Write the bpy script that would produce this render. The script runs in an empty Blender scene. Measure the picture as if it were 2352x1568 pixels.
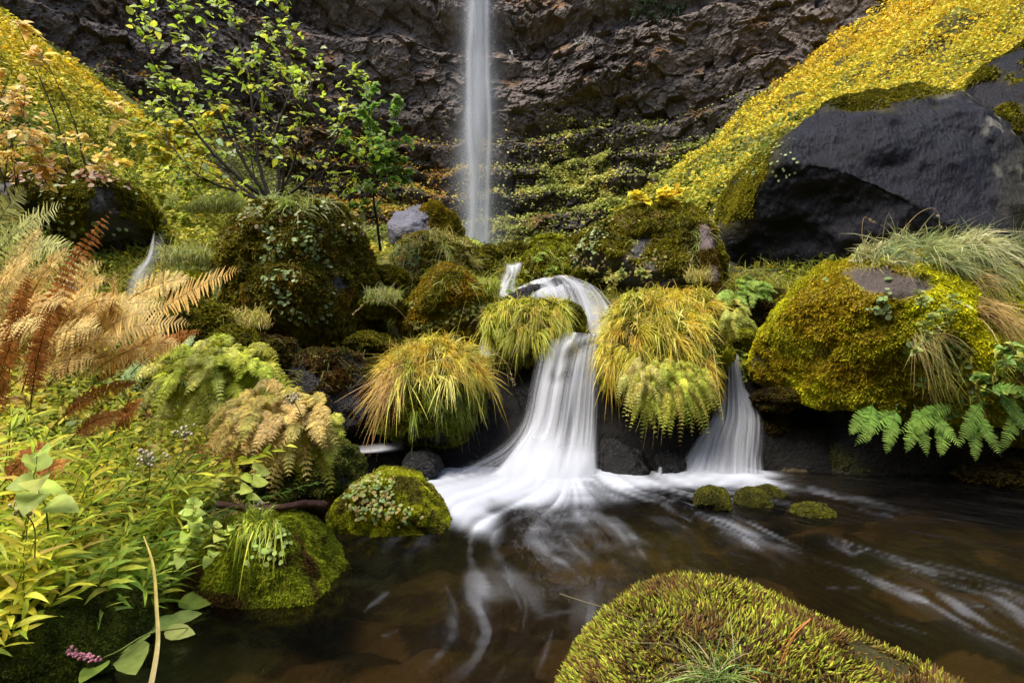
import bpy, math, random
import numpy as np
from mathutils import Vector
rng = np.random.default_rng(7)
random.seed(7)
scene = bpy.context.scene
C = scene.collection
R = math.radians

# ------------------------------------------------------------------ camera, sky, sun, exposure
FPX, CU, CV, CAMZ = 1307.0, 1176.0, 784.0, 1.2      # focal length in photo pixels (2352 wide view), level camera
cam_data = bpy.data.cameras.new('camera')
cam_data.sensor_width = 36.0
cam_data.lens = 36.0 * FPX / 2352.0
cam_data.clip_start = 0.02
cam_data.clip_end = 500
cam = bpy.data.objects.new('camera', cam_data)
C.objects.link(cam)
cam.location = (0, 0, CAMZ)
cam.rotation_euler = (R(90), 0, 0)
scene.camera = cam

SUN_EL, SUN_AZ = 64.0, 235.0          # sun behind the camera, slightly to the left, high and veiled
world = bpy.data.worlds.new("World"); scene.world = world
world.use_nodes = True
wn = world.node_tree.nodes; wl = world.node_tree.links
wn.clear()
sky = wn.new('ShaderNodeTexSky'); sky.sky_type = 'NISHITA'; sky.sun_disc = False
sky.sun_elevation = R(SUN_EL); sky.sun_rotation = R(SUN_AZ)
sky.air_density = 1.0; sky.dust_density = 3.5; sky.ozone_density = 1.0
bg = wn.new('ShaderNodeBackground'); bg.inputs['Strength'].default_value = 0.15
wo = wn.new('ShaderNodeOutputWorld')
wl.new(sky.outputs[0], bg.inputs[0]); wl.new(bg.outputs[0], wo.inputs[0])
sun_data = bpy.data.lights.new('sun', 'SUN'); sun_data.energy = 1.5; sun_data.angle = R(28)
sun_data.color = (1.0, 0.93, 0.82)
sun = bpy.data.objects.new('sun', sun_data); C.objects.link(sun)
_d = Vector((math.sin(R(SUN_AZ)) * math.cos(R(SUN_EL)), math.cos(R(SUN_AZ)) * math.cos(R(SUN_EL)), math.sin(R(SUN_EL))))
sun.rotation_euler = (-_d).to_track_quat('-Z', 'Y').to_euler()
scene.view_settings.view_transform = 'Standard'
scene.view_settings.look = 'None'
scene.view_settings.exposure = 1.55
scene.view_settings.gamma = 1.0
scene.view_settings.use_curve_mapping = False
scene.render.engine = 'CYCLES'
scene.cycles.max_bounces = 8
scene.cycles.diffuse_bounces = 3
scene.cycles.glossy_bounces = 3
scene.cycles.transmission_bounces = 4
scene.cycles.transparent_max_bounces = 24
scene.cycles.caustics_reflective = False
scene.cycles.caustics_refractive = False

# ------------------------------------------------------------------ numpy noise
def _hash(ix, iy, iz, seed):
    h = (ix.astype(np.int64) * 374761393 + iy.astype(np.int64) * 668265263 + iz.astype(np.int64) * 1442695041 + seed * 974634777) & 0xffffffff
    h = ((h ^ (h >> 13)) * 1274126177) & 0xffffffff
    h = ((h ^ (h >> 16)) * 2246822519) & 0xffffffff
    return ((h ^ (h >> 15)) & 0xffffff).astype(np.float32) / float(0xffffff)
def vnoise(P, seed=0):
    P = np.asarray(P, np.float64); i = np.floor(P).astype(np.int64); f = (P - i).astype(np.float32)
    w = f * f * f * (f * (f * 6 - 15) + 10)
    r = 0
    for a in (0, 1):
        wa = w[:, 0] if a else 1 - w[:, 0]
        for b in (0, 1):
            wb = w[:, 1] if b else 1 - w[:, 1]
            for c in (0, 1):
                wc = w[:, 2] if c else 1 - w[:, 2]
                r = r + _hash(i[:, 0] + a, i[:, 1] + b, i[:, 2] + c, seed) * wa * wb * wc
    return r * 2 - 1
def fbm(P, seed=0, octv=4, lac=2.03, gain=0.5):
    P = np.asarray(P, np.float64); s = 0; a = 1.0; n = 0
    for k in range(octv):
        s = s + a * vnoise(P + 17.3 * k, seed + k); n += a
        P = P * lac; a *= gain
    return s / n * 1.5
def cells(P, seed=0, jit=0.9):
    """jittered cells: (distance to nearest, second nearest, offset from the cell point, three random values of the cell)"""
    P = np.asarray(P, np.float64); i = np.floor(P).astype(np.int64)
    n = len(P); d1 = np.full(n, 9e9); d2 = np.full(n, 9e9); off = np.zeros((n, 3)); rv = np.zeros((n, 3))
    for a in (-1, 0, 1):
        for b in (-1, 0, 1):
            for c in (-1, 0, 1):
                q = i + np.array([a, b, c])
                r = np.stack([_hash(q[:, 0], q[:, 1], q[:, 2], seed + s) for s in (11, 23, 37)], 1)
                o = P - (q + 0.5 + (r - 0.5) * jit)
                d = (o * o).sum(1)
                m = d < d1
                d2 = np.where(m, d1, np.minimum(d2, d))
                d1 = np.where(m, d, d1)
                off[m] = o[m]; rv[m] = r[m]
    rv2 = np.stack([np.modf(rv[:, k] * 7919.13)[0] for k in range(3)], 1)
    return np.sqrt(d1), np.sqrt(d2), off, rv2
def sstep(a, b, x):
    t = np.clip((x - a) / (b - a), 0, 1); return t * t * (3 - 2 * t)
def lerp(a, b, t): return a + (b - a) * t
def nrm(v):
    v = np.asarray(v, np.float64); return v / np.maximum(np.linalg.norm(v, axis=-1, keepdims=True), 1e-9)
def P3(u, v, y): return np.array([(u - CU) / FPX * y, y, CAMZ + (CV - v) / FPX * y])
def uv_of(P): return CU + P[:, 0] / P[:, 1] * FPX, CV - (P[:, 2] - CAMZ) / P[:, 1] * FPX

# ------------------------------------------------------------------ object helpers
def mk(name, V, faces, mat, parent=None, col=None, smooth=True, origin=None, uv=None, extra=None):
    V = np.asarray(V, np.float64)
    if origin is None and parent is None:
        origin = np.array([V[:, 0].mean(), V[:, 1].mean(), V[:, 2].min()])
    if parent is not None: origin = np.array(parent['_o'])
    V = V - origin
    if not isinstance(faces, list): faces = [faces]
    faces = [np.asarray(f, np.int32) for f in faces if len(f)]
    me = bpy.data.meshes.new(name)
    me.vertices.add(len(V)); me.vertices.foreach_set('co', V.astype(np.float32).ravel())
    nl = sum(f.size for f in faces); nf = sum(len(f) for f in faces)
    me.loops.add(nl); me.polygons.add(nf)
    me.loops.foreach_set('vertex_index', np.concatenate([f.ravel() for f in faces]).astype(np.int32))
    tot = np.concatenate([np.full(len(f), f.shape[1], np.int32) for f in faces])
    st = np.concatenate([[0], np.cumsum(tot)[:-1]]).astype(np.int32)
    me.polygons.foreach_set('loop_start', st)
    me.polygons.foreach_set('use_smooth', np.full(nf, smooth, bool))
    me.update(calc_edges=True)
    if col is not None:
        a = me.attributes.new('Col', 'FLOAT_COLOR', 'POINT')
        c = np.ones((len(V), 4), np.float32); c[:, :col.shape[1]] = col
        a.data.foreach_set('color', c.ravel())
    if uv is not None:
        a = me.attributes.new('FlowUV', 'FLOAT_VECTOR', 'POINT')
        c = np.zeros((len(V), 3), np.float32); c[:, :uv.shape[1]] = uv
        a.data.foreach_set('vector', c.ravel())
    if mat: me.materials.append(mat)
    o = bpy.data.objects.new(name, me); C.objects.link(o)
    if parent is not None: o.parent = parent; o['_o'] = [float(x) for x in origin]
    else: o.location = origin; o['_o'] = [float(x) for x in origin]
    return o
def empty(name, loc):
    o = bpy.data.objects.new(name, None); C.objects.link(o); o.location = loc; o.empty_display_size = 0.1
    o['_o'] = [float(x) for x in loc]; return o
def tag(o, label=None, cat=None, group=None, kind=None):
    if label: o['label'] = label
    if cat: o['category'] = cat
    if group: o['group'] = group
    if kind: o['kind'] = kind
    return o
def grid_faces(nr, nc, wrap=False):
    i = np.arange(nr - 1)[:, None]; j = np.arange(nc if wrap else nc - 1)[None, :]
    j2 = (j + 1) % nc
    a = i * nc + j; b = i * nc + j2; c = (i + 1) * nc + j2; d = (i + 1) * nc + j
    return np.stack([a, b, c, d], -1).reshape(-1, 4)
def vnormals(V, F):
    n = np.zeros_like(V)
    for f in (F if isinstance(F, list) else [F]):
        fn = np.cross(V[f[:, 1]] - V[f[:, 0]], V[f[:, 2]] - V[f[:, 0]])
        for k in range(f.shape[1]):
            for a in range(3): n[:, a] += np.bincount(f[:, k], fn[:, a], len(V))
    return nrm(n)
_ICO = {}
def ico(sub):
    if sub not in _ICO:
        import bmesh
        bm = bmesh.new(); bmesh.ops.create_icosphere(bm, subdivisions=sub, radius=1)
        V = np.array([v.co[:] for v in bm.verts]); F = np.array([[v.index for v in f.verts] for f in bm.faces]); bm.free()
        _ICO[sub] = (V, F)
    return _ICO[sub]
class Acc:
    """collects pieces of one mesh"""
    def __init__(s): s.V = []; s.F = {}; s.C = []; s.n = 0
    def add(s, V, Fs, col):
        if len(V) == 0: return
        s.V.append(V); s.C.append(np.broadcast_to(col, (len(V), 3)))
        for f in (Fs if isinstance(Fs, list) else [Fs]):
            if len(f): s.F.setdefault(f.shape[1], []).append(f + s.n)
        s.n += len(V)
    def build(s, name, mat, parent=None, **k):
        return mk(name, np.concatenate(s.V), [np.concatenate(f) for f in s.F.values()], mat, parent, col=np.concatenate(s.C), **k)

def ribbons(root, d, nor, L, W, droop=0.0, prof=((0, .3), (.4, 1), (1, 0)), fold=0.0, c0=(.2, .3, .05), c1=None, curl=None):
    """N strips leaving root along d, flat side facing nor; prof = (t, half width share); returns V, faces, colours"""
    root = np.atleast_2d(root); N = len(root)
    d = nrm(np.broadcast_to(d, (N, 3))); nor = np.broadcast_to(nor, (N, 3))
    side = np.cross(d, nor); bad = np.linalg.norm(side, axis=1) < 1e-4
    if bad.any(): side = side.copy(); side[bad] = np.cross(d[bad], [0.3, 0.9, 0.2])
    side = nrm(side); up = np.cross(side, d)
    L = np.broadcast_to(L, (N,)); W = np.broadcast_to(W, (N,)); droop = np.broadcast_to(droop, (N,))
    T = np.array([p[0] for p in prof]); H = np.array([p[1] for p in prof]); K = len(T)
    nv = 3 if fold else 2
    V = np.zeros((N, K, nv, 3))
    ctr = root[:, None, :] + d[:, None, :] * (L[:, None] * T[None])[..., None]
    ctr[:, :, 2] -= droop[:, None] * L[:, None] * (T[None] ** 2)
    if curl is not None: ctr = ctr + curl[:, None, :] * (L[:, None] * (T[None] ** 2))[..., None]
    w = (W[:, None] * H[None])[..., None]
    s = side[:, None, :]
    V[:, :, 0] = ctr - s * w; V[:, :, -1] = ctr + s * w
    if fold:
        V[:, :, 1] = ctr
        lift = up[:, None, :] * w * fold
        V[:, :, 0] += lift; V[:, :, 2] += lift
    base = (np.arange(N) * K * nv)[:, None, None, None]
    i = np.arange(K - 1)[None, :, None, None]; j = np.arange(nv - 1)[None, None, :, None]
    q = np.concatenate([base + i * nv + j, base + i * nv + j + 1, base + (i + 1) * nv + j + 1, base + (i + 1) * nv + j], -1).reshape(-1, 4)
    c0 = np.broadcast_to(c0, (N, 3)); c1 = c0 if c1 is None else np.broadcast_to(c1, (N, 3))
    col = c0[:, None, None, :] + (c1 - c0)[:, None, None, :] * T[None, :, None, None]
    col = np.broadcast_to(col, V.shape)
    return V.reshape(-1, 3), q, col.reshape(-1, 3)
def tube(pts, rad, n=6):
    pts = np.asarray(pts, float); K = len(pts); rad = np.broadcast_to(rad, (K,))
    t = nrm(np.gradient(pts, axis=0)); ref = np.array([0.31, 0.17, 0.93])
    if abs(t[0] @ ref) > 0.95: ref = np.array([0.9, 0.3, 0.1])
    a = nrm(np.cross(t, ref)); b = np.cross(t, a)
    an = np.arange(n) / n * 2 * np.pi
    V = pts[:, None] + rad[:, None, None] * (a[:, None] * np.cos(an)[None, :, None] + b[:, None] * np.sin(an)[None, :, None])
    return V.reshape(-1, 3), grid_faces(K, n, True)
def spline(pts, n):
    pts = np.asarray(pts, float); k = len(pts)
    if k == 2: return pts[0] + (pts[1] - pts[0]) * np.linspace(0, 1, n)[:, None]
    P = np.concatenate([[2 * pts[0] - pts[1]], pts, [2 * pts[-1] - pts[-2]]])
    s = np.linspace(0, k - 1 - 1e-6, n); i = s.astype(int); f = (s - i)[:, None]
    a, b, c, d = P[i], P[i + 1], P[i + 2], P[i + 3]
    return 0.5 * (2 * b + (c - a) * f + (2 * a - 5 * b + 4 * c - d) * f ** 2 + (3 * b - a - 3 * c + d) * f ** 3)
def tris_of(F):
    out = []
    for f in (F if isinstance(F, list) else [F]):
        if f.shape[1] == 3: out.append(f)
        else: out += [f[:, [0, 1, 2]], f[:, [0, 2, 3]]]
    return np.concatenate(out)
def scatter(V, F, n, wfun=None):
    """n random points on a surface with their normals; wfun(points, normals) -> weight"""
    T = tris_of(F); a, b, c = V[T[:, 0]], V[T[:, 1]], V[T[:, 2]]
    cr = np.cross(b - a, c - a); ar = np.linalg.norm(cr, axis=1) * .5; no = nrm(cr)
    w = ar.copy()
    if wfun is not None: w = w * np.maximum(wfun((a + b + c) / 3, no), 0)
    cs = np.cumsum(w)
    if cs[-1] <= 0: return np.zeros((0, 3)), np.zeros((0, 3))
    k = np.minimum(np.searchsorted(cs, rng.random(n) * cs[-1]), len(T) - 1)
    r1 = np.sqrt(rng.random(n))[:, None]; r2 = rng.random(n)[:, None]
    return a[k] * (1 - r1) + b[k] * r1 * (1 - r2) + c[k] * r1 * r2, no[k]
def rdir(n): return nrm(rng.normal(size=(n, 3)))
def U(a, b, n): return rng.uniform(a, b, n)
def pick(cols, n, jit=.15, w=None):
    cols = np.asarray(cols, float); k = rng.choice(len(cols), n, p=None if w is None else np.array(w) / np.sum(w))
    return np.clip(cols[k] * (1 + rng.normal(0, jit, (n, 1))) * (1 + rng.normal(0, jit * .35, (n, 3))), 0.002, 0.9)

# ------------------------------------------------------------------ materials
def new_mat(name):
    m = bpy.data.materials.new(name); m.use_nodes = True
    nt = m.node_tree; nt.nodes.clear(); return m, nt.nodes, nt.links
def leaf_mat(name, rough=.5, trans=.35, spec=.35, var=0.25):
    m, n, l = new_mat(name)
    at = n.new('ShaderNodeAttribute'); at.attribute_name = 'Col'
    geo = n.new('ShaderNodeNewGeometry'); no = n.new('ShaderNodeTexNoise'); no.inputs['Scale'].default_value = 23
    l.new(geo.outputs['Position'], no.inputs['Vector'])
    mr = n.new('ShaderNodeMapRange'); mr.inputs[1].default_value = .3; mr.inputs[2].default_value = .7
    mr.inputs[3].default_value = 1 - var; mr.inputs[4].default_value = 1 + var
    l.new(no.outputs[0], mr.inputs[0])
    mx = n.new('ShaderNodeVectorMath'); mx.operation = 'SCALE'
    l.new(at.outputs['Color'], mx.inputs[0]); l.new(mr.outputs[0], mx.inputs['Scale'])
    p = n.new('ShaderNodeBsdfPrincipled'); p.inputs['Roughness'].default_value = rough
    p.inputs['Specular IOR Level'].default_value = spec
    l.new(mx.outputs[0], p.inputs['Base Color'])
    out = n.new('ShaderNodeOutputMaterial')
    if trans > 0:
        t = n.new('ShaderNodeBsdfTranslucent'); l.new(mx.outputs[0], t.inputs[0])
        ms = n.new('ShaderNodeMixShader'); ms.inputs[0].default_value = trans
        l.new(p.outputs[0], ms.inputs[1]); l.new(t.outputs[0], ms.inputs[2]); l.new(ms.outputs[0], out.inputs[0])
    else: l.new(p.outputs[0], out.inputs[0])
    return m
def rock_mat(name, c_lo, c_hi, scale=2.0, rough=.6, bump=.4, bscale=8.0, use_col=True, spec=.5, streak=None):
    """rock: two mineral tones mixed by noise, multiplied by the mesh's own colour variation"""
    m, n, l = new_mat(name)
    geo = n.new('ShaderNodeNewGeometry')
    n1 = n.new('ShaderNodeTexNoise'); n1.inputs['Scale'].default_value = scale; n1.inputs['Detail'].default_value = 8; n1.inputs['Roughness'].default_value = .65
    l.new(geo.outputs['Position'], n1.inputs['Vector'])
    cr = n.new('ShaderNodeValToRGB'); cr.color_ramp.elements[0].position = .3; cr.color_ramp.elements[1].position = .7
    cr.color_ramp.elements[0].color = (*c_lo, 1); cr.color_ramp.elements[1].color = (*c_hi, 1)
    l.new(n1.outputs[0], cr.inputs[0])
    p = n.new('ShaderNodeBsdfPrincipled'); p.inputs['Specular IOR Level'].default_value = spec
    src = cr.outputs[0]
    if use_col:
        at = n.new('ShaderNodeAttribute'); at.attribute_name = 'Col'
        mx = n.new('ShaderNodeMix'); mx.data_type = 'RGBA'; mx.blend_type = 'MULTIPLY'; mx.inputs[0].default_value = 1
        l.new(cr.outputs[0], mx.inputs[6]); l.new(at.outputs['Color'], mx.inputs[7]); src = mx.outputs[2]
    l.new(src, p.inputs['Base Color'])
    n2 = n.new('ShaderNodeTexNoise'); n2.inputs['Scale'].default_value = bscale; n2.inputs['Detail'].default_value = 10; n2.inputs['Roughness'].default_value = .7
    mp = n.new('ShaderNodeMapping')
    if streak: mp.inputs['Scale'].default_value = streak
    l.new(geo.outputs['Position'], mp.inputs[0]); l.new(mp.outputs[0], n2.inputs['Vector'])
    vo = n.new('ShaderNodeTexVoronoi'); vo.inputs['Scale'].default_value = bscale * 2.5
    l.new(mp.outputs[0], vo.inputs['Vector'])
    ad = n.new('ShaderNodeMath'); ad.operation = 'MULTIPLY_ADD'; ad.inputs[1].default_value = .25
    l.new(vo.outputs['Distance'], ad.inputs[0]); l.new(n2.outputs[0], ad.inputs[2])
    b = n.new('ShaderNodeBump'); b.inputs['Strength'].default_value = bump; b.inputs['Distance'].default_value = .05
    l.new(ad.outputs[0], b.inputs['Height']); l.new(b.outputs[0], p.inputs['Normal'])
    rr = n.new('ShaderNodeMapRange'); rr.inputs[3].default_value = rough - .15; rr.inputs[4].default_value = min(1, rough + .2)
    l.new(n2.outputs[0], rr.inputs[0]); l.new(rr.outputs[0], p.inputs['Roughness'])
    out = n.new('ShaderNodeOutputMaterial'); l.new(p.outputs[0], out.inputs[0])
    return m
M = {}
M['leaf'] = leaf_mat('leaf', .5, .45, .2)
M['leaf_soft'] = leaf_mat('leaf_soft', .6, .3, .2)
M['grass'] = leaf_mat('grass_blade', .45, .35, .3)
M['moss'] = leaf_mat('moss', .9, .25, .1, .3)
M['bark'] = rock_mat('bark', (.02, .014, .012), (.06, .045, .035), 30, .7, .5, 60, False)
M['cliff'] = rock_mat('cliff_rock', (.75, .75, .75), (1.3, 1.25, 1.2), .8, .75, .7, 3.5)
M['rock'] = rock_mat('dark_basalt', (.7, .7, .72), (1.3, 1.3, 1.3), 3, .45, .7, 12, spec=.35)
M['smooth_rock'] = rock_mat('smooth_basalt', (.6, .6, .62), (1.5, 1.45, 1.45), 1.6, .34, 1.0, 9, spec=.14, streak=(1, 1, .45))
M['wet'] = rock_mat('wet_rock', (.6, .6, .6), (1.3, 1.3, 1.3), 5, .25, .8, 22, spec=.3)
M['soil'] = rock_mat('soil', (.6, .6, .6), (1.4, 1.4, 1.4), 3, .8, .8, 12, spec=.2)
M['bed'] = rock_mat('stream_bed', (.5, .5, .5), (1.5, 1.5, 1.5), 2.5, .7, .6, 7)
# ------------------------------------------------------------------ terrain
def xs_shore(y):
    return np.interp(y, [-4, 1.0, 1.7, 2.1, 2.5, 3.0, 4.2, 4.7, 5.2], [-2.6, -2.2, -2.05, -1.85, -1.72, -1.72, -1.8, -1.5, -1.2])
def terrain_h(x, y):
    base = np.interp(y, [-10, 5.2, 5.45, 5.9, 6.5, 7.5, 8.5, 10, 12, 16, 22, 30, 38, 50],
                     [-.1, -.1, .35, .8, 1.25, 1.75, 2.15, 2.4, 2.4, 2.7, 3.6, 5.4, 7.2, 10])
    P = np.stack([x, y, x * 0], 1)
    n0 = fbm(P * .35, 3, 3)
    n1 = fbm(P * 1.3, 5, 4)
    left = np.maximum(0, -x - 1.7)
    h = base + .50 * left * sstep(9, 4, left) + sstep(0, 9, left) * 3.2 * 0 + np.where(left > 4, 0, 0)
    base = base - .55 * sstep(.6, 2.2, left) * sstep(5, 6.5, y)
    h = base + .36 * np.minimum(left, 4.5) + .28 * np.maximum(0, x - 2.8) * sstep(5, 7, y) * sstep(30, 14, y)
    # left slope: rises to a rounded crest
    crest = np.interp(y, [-10, 4, 9, 15, 20, 24, 30, 36, 50], [7, 7.5, 9, 10.2, 8.6, 8.0, 5.5, 4, 3])
    L1 = 1.1 + .98 * (-x - 4.4) - .02 * (y - 12)
    k = 1.0
    L1 = -np.log(np.exp(-L1 / k) + np.exp(-crest / k)) * k
    h = np.where(x < -2.5, np.maximum(h, L1 * sstep(6.0, 8.5, y + (-x) * .35) + (1 - sstep(6.0, 8.5, y + (-x) * .35)) * h), h)
    # second slope behind it
    L2 = 13.4 + .62 * (-x - 19) + .1 * (y - 36)
    h = np.where(x < -6, np.maximum(h, lerp(h, L2, sstep(24, 30, y + (-x - 18) * .5))), h)
    # right slope
    Rr = 10.4 + .82 * (x - 9.1) + .2 * (y - 38)
    Rr = Rr + .35 * n0
    h = np.where(x > 1, np.maximum(h, lerp(h, Rr, sstep(9.0, 11.5, y))), h)
    h = h + .10 * n1 * sstep(5, 6.5, y + left) + .5 * n0 * sstep(9, 18, y)
    # unseen bank behind the camera, added to block low sky light
    h = h + 1.3 * np.maximum(0, -3.5 - y) * (1 + .1 * n1)
    # pool
    n2 = fbm(P * 2.1, 9, 3)
    d = np.minimum(np.minimum(x - xs_shore(y), 5.25 + .12 * n2 - y), y + 4.0)       # > 0 inside the pool
    d = d + .06 * n2
    bed = -.34 + .10 * fbm(P * 1.7, 12, 4)
    h = lerp(h + .02, bed, sstep(-.12, .3, d))
    return h
nx, ny = 760, 700
kx = 3.6; sx = np.linspace(-1, 1, nx); gx = 52 * np.sinh(kx * sx) / math.sinh(kx)
sy = np.linspace(-1, 1, ny); s0 = -.38
fy = np.sinh(3.4 * (sy - s0)); fy = fy / fy[-1] * 46 + 4.6
gy = fy; gy = np.concatenate([np.linspace(-34, -14, 20, endpoint=False), gy[gy > -14]]); ny = len(gy)
XX, YY = np.meshgrid(gx, gy)
tx, ty = XX.ravel(), YY.ravel()
tz = terrain_h(tx, ty)
TV = np.stack([tx, ty, tz], 1)
# angular rubble in the near land part
d1, d2, off, rv = cells(TV * np.array([2.6, 2.6, 2.6]), 5)
land = sstep(5.1, 5.8, ty) * sstep(14, 9, ty) * sstep(-4, -2, tx)
tz = tz + land * ((rv[:, 0] - .5) * .16 + (off[:, 0] * (rv[:, 1] - .5) + off[:, 1] * (rv[:, 2] - .5)) * .35)
b1, b2, boff, brv = cells(np.stack([tx * 3.2, ty * 3.2, tx * 0], 1), 15)
inpool = (tz < -.05)
tz = tz + np.where(inpool, .09 * np.sqrt(np.clip(1 - b1 * 1.4, 0, 1)) * (.4 + brv[:, 0]), 0)
TV[:, 2] = tz
TF = grid_faces(ny, nx)
TN = vnormals(TV, TF)
# soil / rock colours: wet rock near the stream blackened as undercut shade, mossy soil elsewhere
mossn = fbm(TV * .8, 21, 4)
tc = np.zeros((len(TV), 3))
tc[:] = (.028, .026, .012)
tc = lerp(tc, np.array([.07, .075, .014]), sstep(-.1, .5, mossn)[:, None] * sstep(.4, .8, TN[:, 2])[:, None])
wet = (sstep(6.6, 5.6, ty) * sstep(-1.9, -1.3, tx))[:, None]
tc = lerp(tc, np.array([.009, .0085, .008]), wet)  # wet rock tone, with the shade of voids under rocks painted in
bedc = lerp(np.array([.030, .024, .012]), np.array([.13, .098, .048]), brv[:, 1:2] ** 2)
tc = lerp(tc, bedc, inpool[:, None].astype(float))
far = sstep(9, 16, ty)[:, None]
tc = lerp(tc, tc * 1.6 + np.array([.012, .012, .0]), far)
ter = mk('terrain', TV, TF, M['soil'], col=tc, origin=np.zeros(3)); tag(ter, 'dark mossy ground of the gorge floor and its slopes', kind='structure')

# ------------------------------------------------------------------ cliff: a curved basalt amphitheatre
CR, CY0 = 42.0, 3.0
na, nz = 1250, 520
ang = np.linspace(R(-84), R(84), na); zz = np.concatenate([np.linspace(2, 36, 430), np.linspace(36.3, 64, 90)])
A, Z = np.meshgrid(ang, zz); A = A.ravel(); Z = Z.ravel()
s = A * CR
q = np.stack([s, Z, s * 0], 1)
warp = fbm(q * .09, 31, 3)
rad = CR - np.interp(Z, [2, 7, 9, 12, 15, 19, 22, 40, 64], [9.5, 6.8, 5.6, 4.2, 3.2, 1.8, .8, 0, -3]) * (1 + .35 * warp)
zt = Z + 2.6 * fbm(q * np.array([.07, .05, 1]), 33, 3) + .02 * s
for lev, dep, wid in ((10.3, .9, .4), (12.6, 1.0, .35), (14.6, .9, .3), (17.0, 1.1, .35), (20.0, .8, .3), (25.4, 1.5, .8), (31.0, .8, .5)):
    rad += dep * (sstep(lev - wid, lev + wid, zt) - sstep(lev + wid, lev + wid + 2.2, zt))   # ledges: a step back, then easing forward
rad -= 1.5 * (sstep(19.6, 20.4, zt) - sstep(20.6, 23.5, zt)) * sstep(-2, 2, s) * sstep(16, 9, s)           # overhang right of the fall
rad += 1.0 * fbm(q * .12, 41, 4)
d1, d2, off, rv = cells(np.stack([s * .72 + warp * .8, zt * .85, s * 0], 1), 51)
rad += (rv[:, 0] - .5) * .7 + (off[:, 0] * (rv[:, 1] - .5) * .9 + off[:, 1] * (rv[:, 2] - .4) * .9)
q2 = np.stack([s * 1.8 + warp, zt * 2.1, s * 0 + 4], 1)
e1, e2, off2, rv2 = cells(q2, 61)
rough_m = .55 + .45 * sstep(-.3, .4, fbm(q * .15, 44, 2))
rad += rough_m * ((rv2[:, 0] - .5) * .36 + (off2[:, 0] * (rv2[:, 1] - .5) + off2[:, 1] * (rv2[:, 2] - .4)) * .48)
e3, e4, off3, rv3 = cells(np.stack([s * 3.6, zt * 4.2, s * 0], 1), 71)
rad += rough_m * ((rv3[:, 0] - .5) * .2 + (off3[:, 0] * (rv3[:, 1] - .5) + off3[:, 1] * (rv3[:, 2] - .5)) * .3)
CVt = np.stack([np.sin(A) * rad, CY0 + np.cos(A) * rad, Z], 1)
CF = grid_faces(len(zz), na)[:, ::-1]
CN = vnormals(CVt, CF)
if (CN[:, 1] * np.cos(A)).mean() > 0: CF = CF[:, ::-1]; CN = -CN
cn = fbm(q * .1, 81, 4); cn2 = fbm(q * .5, 83, 4)
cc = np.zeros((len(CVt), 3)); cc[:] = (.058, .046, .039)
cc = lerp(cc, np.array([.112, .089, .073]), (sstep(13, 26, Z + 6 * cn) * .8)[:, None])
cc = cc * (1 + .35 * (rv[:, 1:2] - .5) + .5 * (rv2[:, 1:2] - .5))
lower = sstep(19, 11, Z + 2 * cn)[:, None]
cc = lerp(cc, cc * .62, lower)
orange = sstep(.25, .6, cn2 + .55 * (CN[:, 2] - .2) + .25 * cn - .12) * sstep(-.05, .35, CN[:, 2])
cc = lerp(cc, np.array([.13, .062, .014]) * (1 + .4 * cn2[:, None]), (orange * .85)[:, None])
gm = sstep(.1, .5, cn + .7 * CN[:, 2] - .25 + .05 * (14 - Z) + .25 * sstep(-4, 6, CVt[:, 0])) * sstep(18, 12, Z)
cc = lerp(cc, np.array([.12, .13, .02]), (gm * .85)[:, None])
pale = sstep(.45, .75, fbm(q * np.array([.5, .16, 1]), 87, 4)) * sstep(24, 28, Z)
cc = lerp(cc, np.array([.26, .24, .22]), (pale * .45)[:, None])
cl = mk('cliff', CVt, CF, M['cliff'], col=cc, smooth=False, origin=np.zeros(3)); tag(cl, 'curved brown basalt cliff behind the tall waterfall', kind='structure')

# ------------------------------------------------------------------ boulders
def smooth_loop(pts, n=360):
    """radius by angle of a star-shaped outline around its centroid"""
    pts = np.asarray(pts, float)
    x, z = pts[:, 0], pts[:, 1]
    c = np.array([(x.min() + x.max()) / 2, (z.min() + z.max()) / 2])
    dn = np.concatenate([pts, pts[:1]]); seg = []
    for a, b in zip(dn[:-1], dn[1:]): seg.append(a + (b - a) * np.linspace(0, 1, 24, endpoint=False)[:, None])
    seg = np.concatenate(seg) - c
    th = np.arctan2(seg[:, 1], seg[:, 0]); r = np.hypot(seg[:, 0], seg[:, 1])
    o = np.argsort(th); th, r = th[o], r[o]
    g = np.linspace(-np.pi, np.pi, n, endpoint=False)
    rr = np.interp(g, np.concatenate([th - 2 * np.pi, th, th + 2 * np.pi]), np.concatenate([r, r, r]))
    ker = np.hanning(15); ker /= ker.sum()
    rr = np.convolve(np.concatenate([rr[-20:], rr, rr[:20]]), ker, 'same')[20:-20]
    return c, g, rr
BOULD = []
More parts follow.
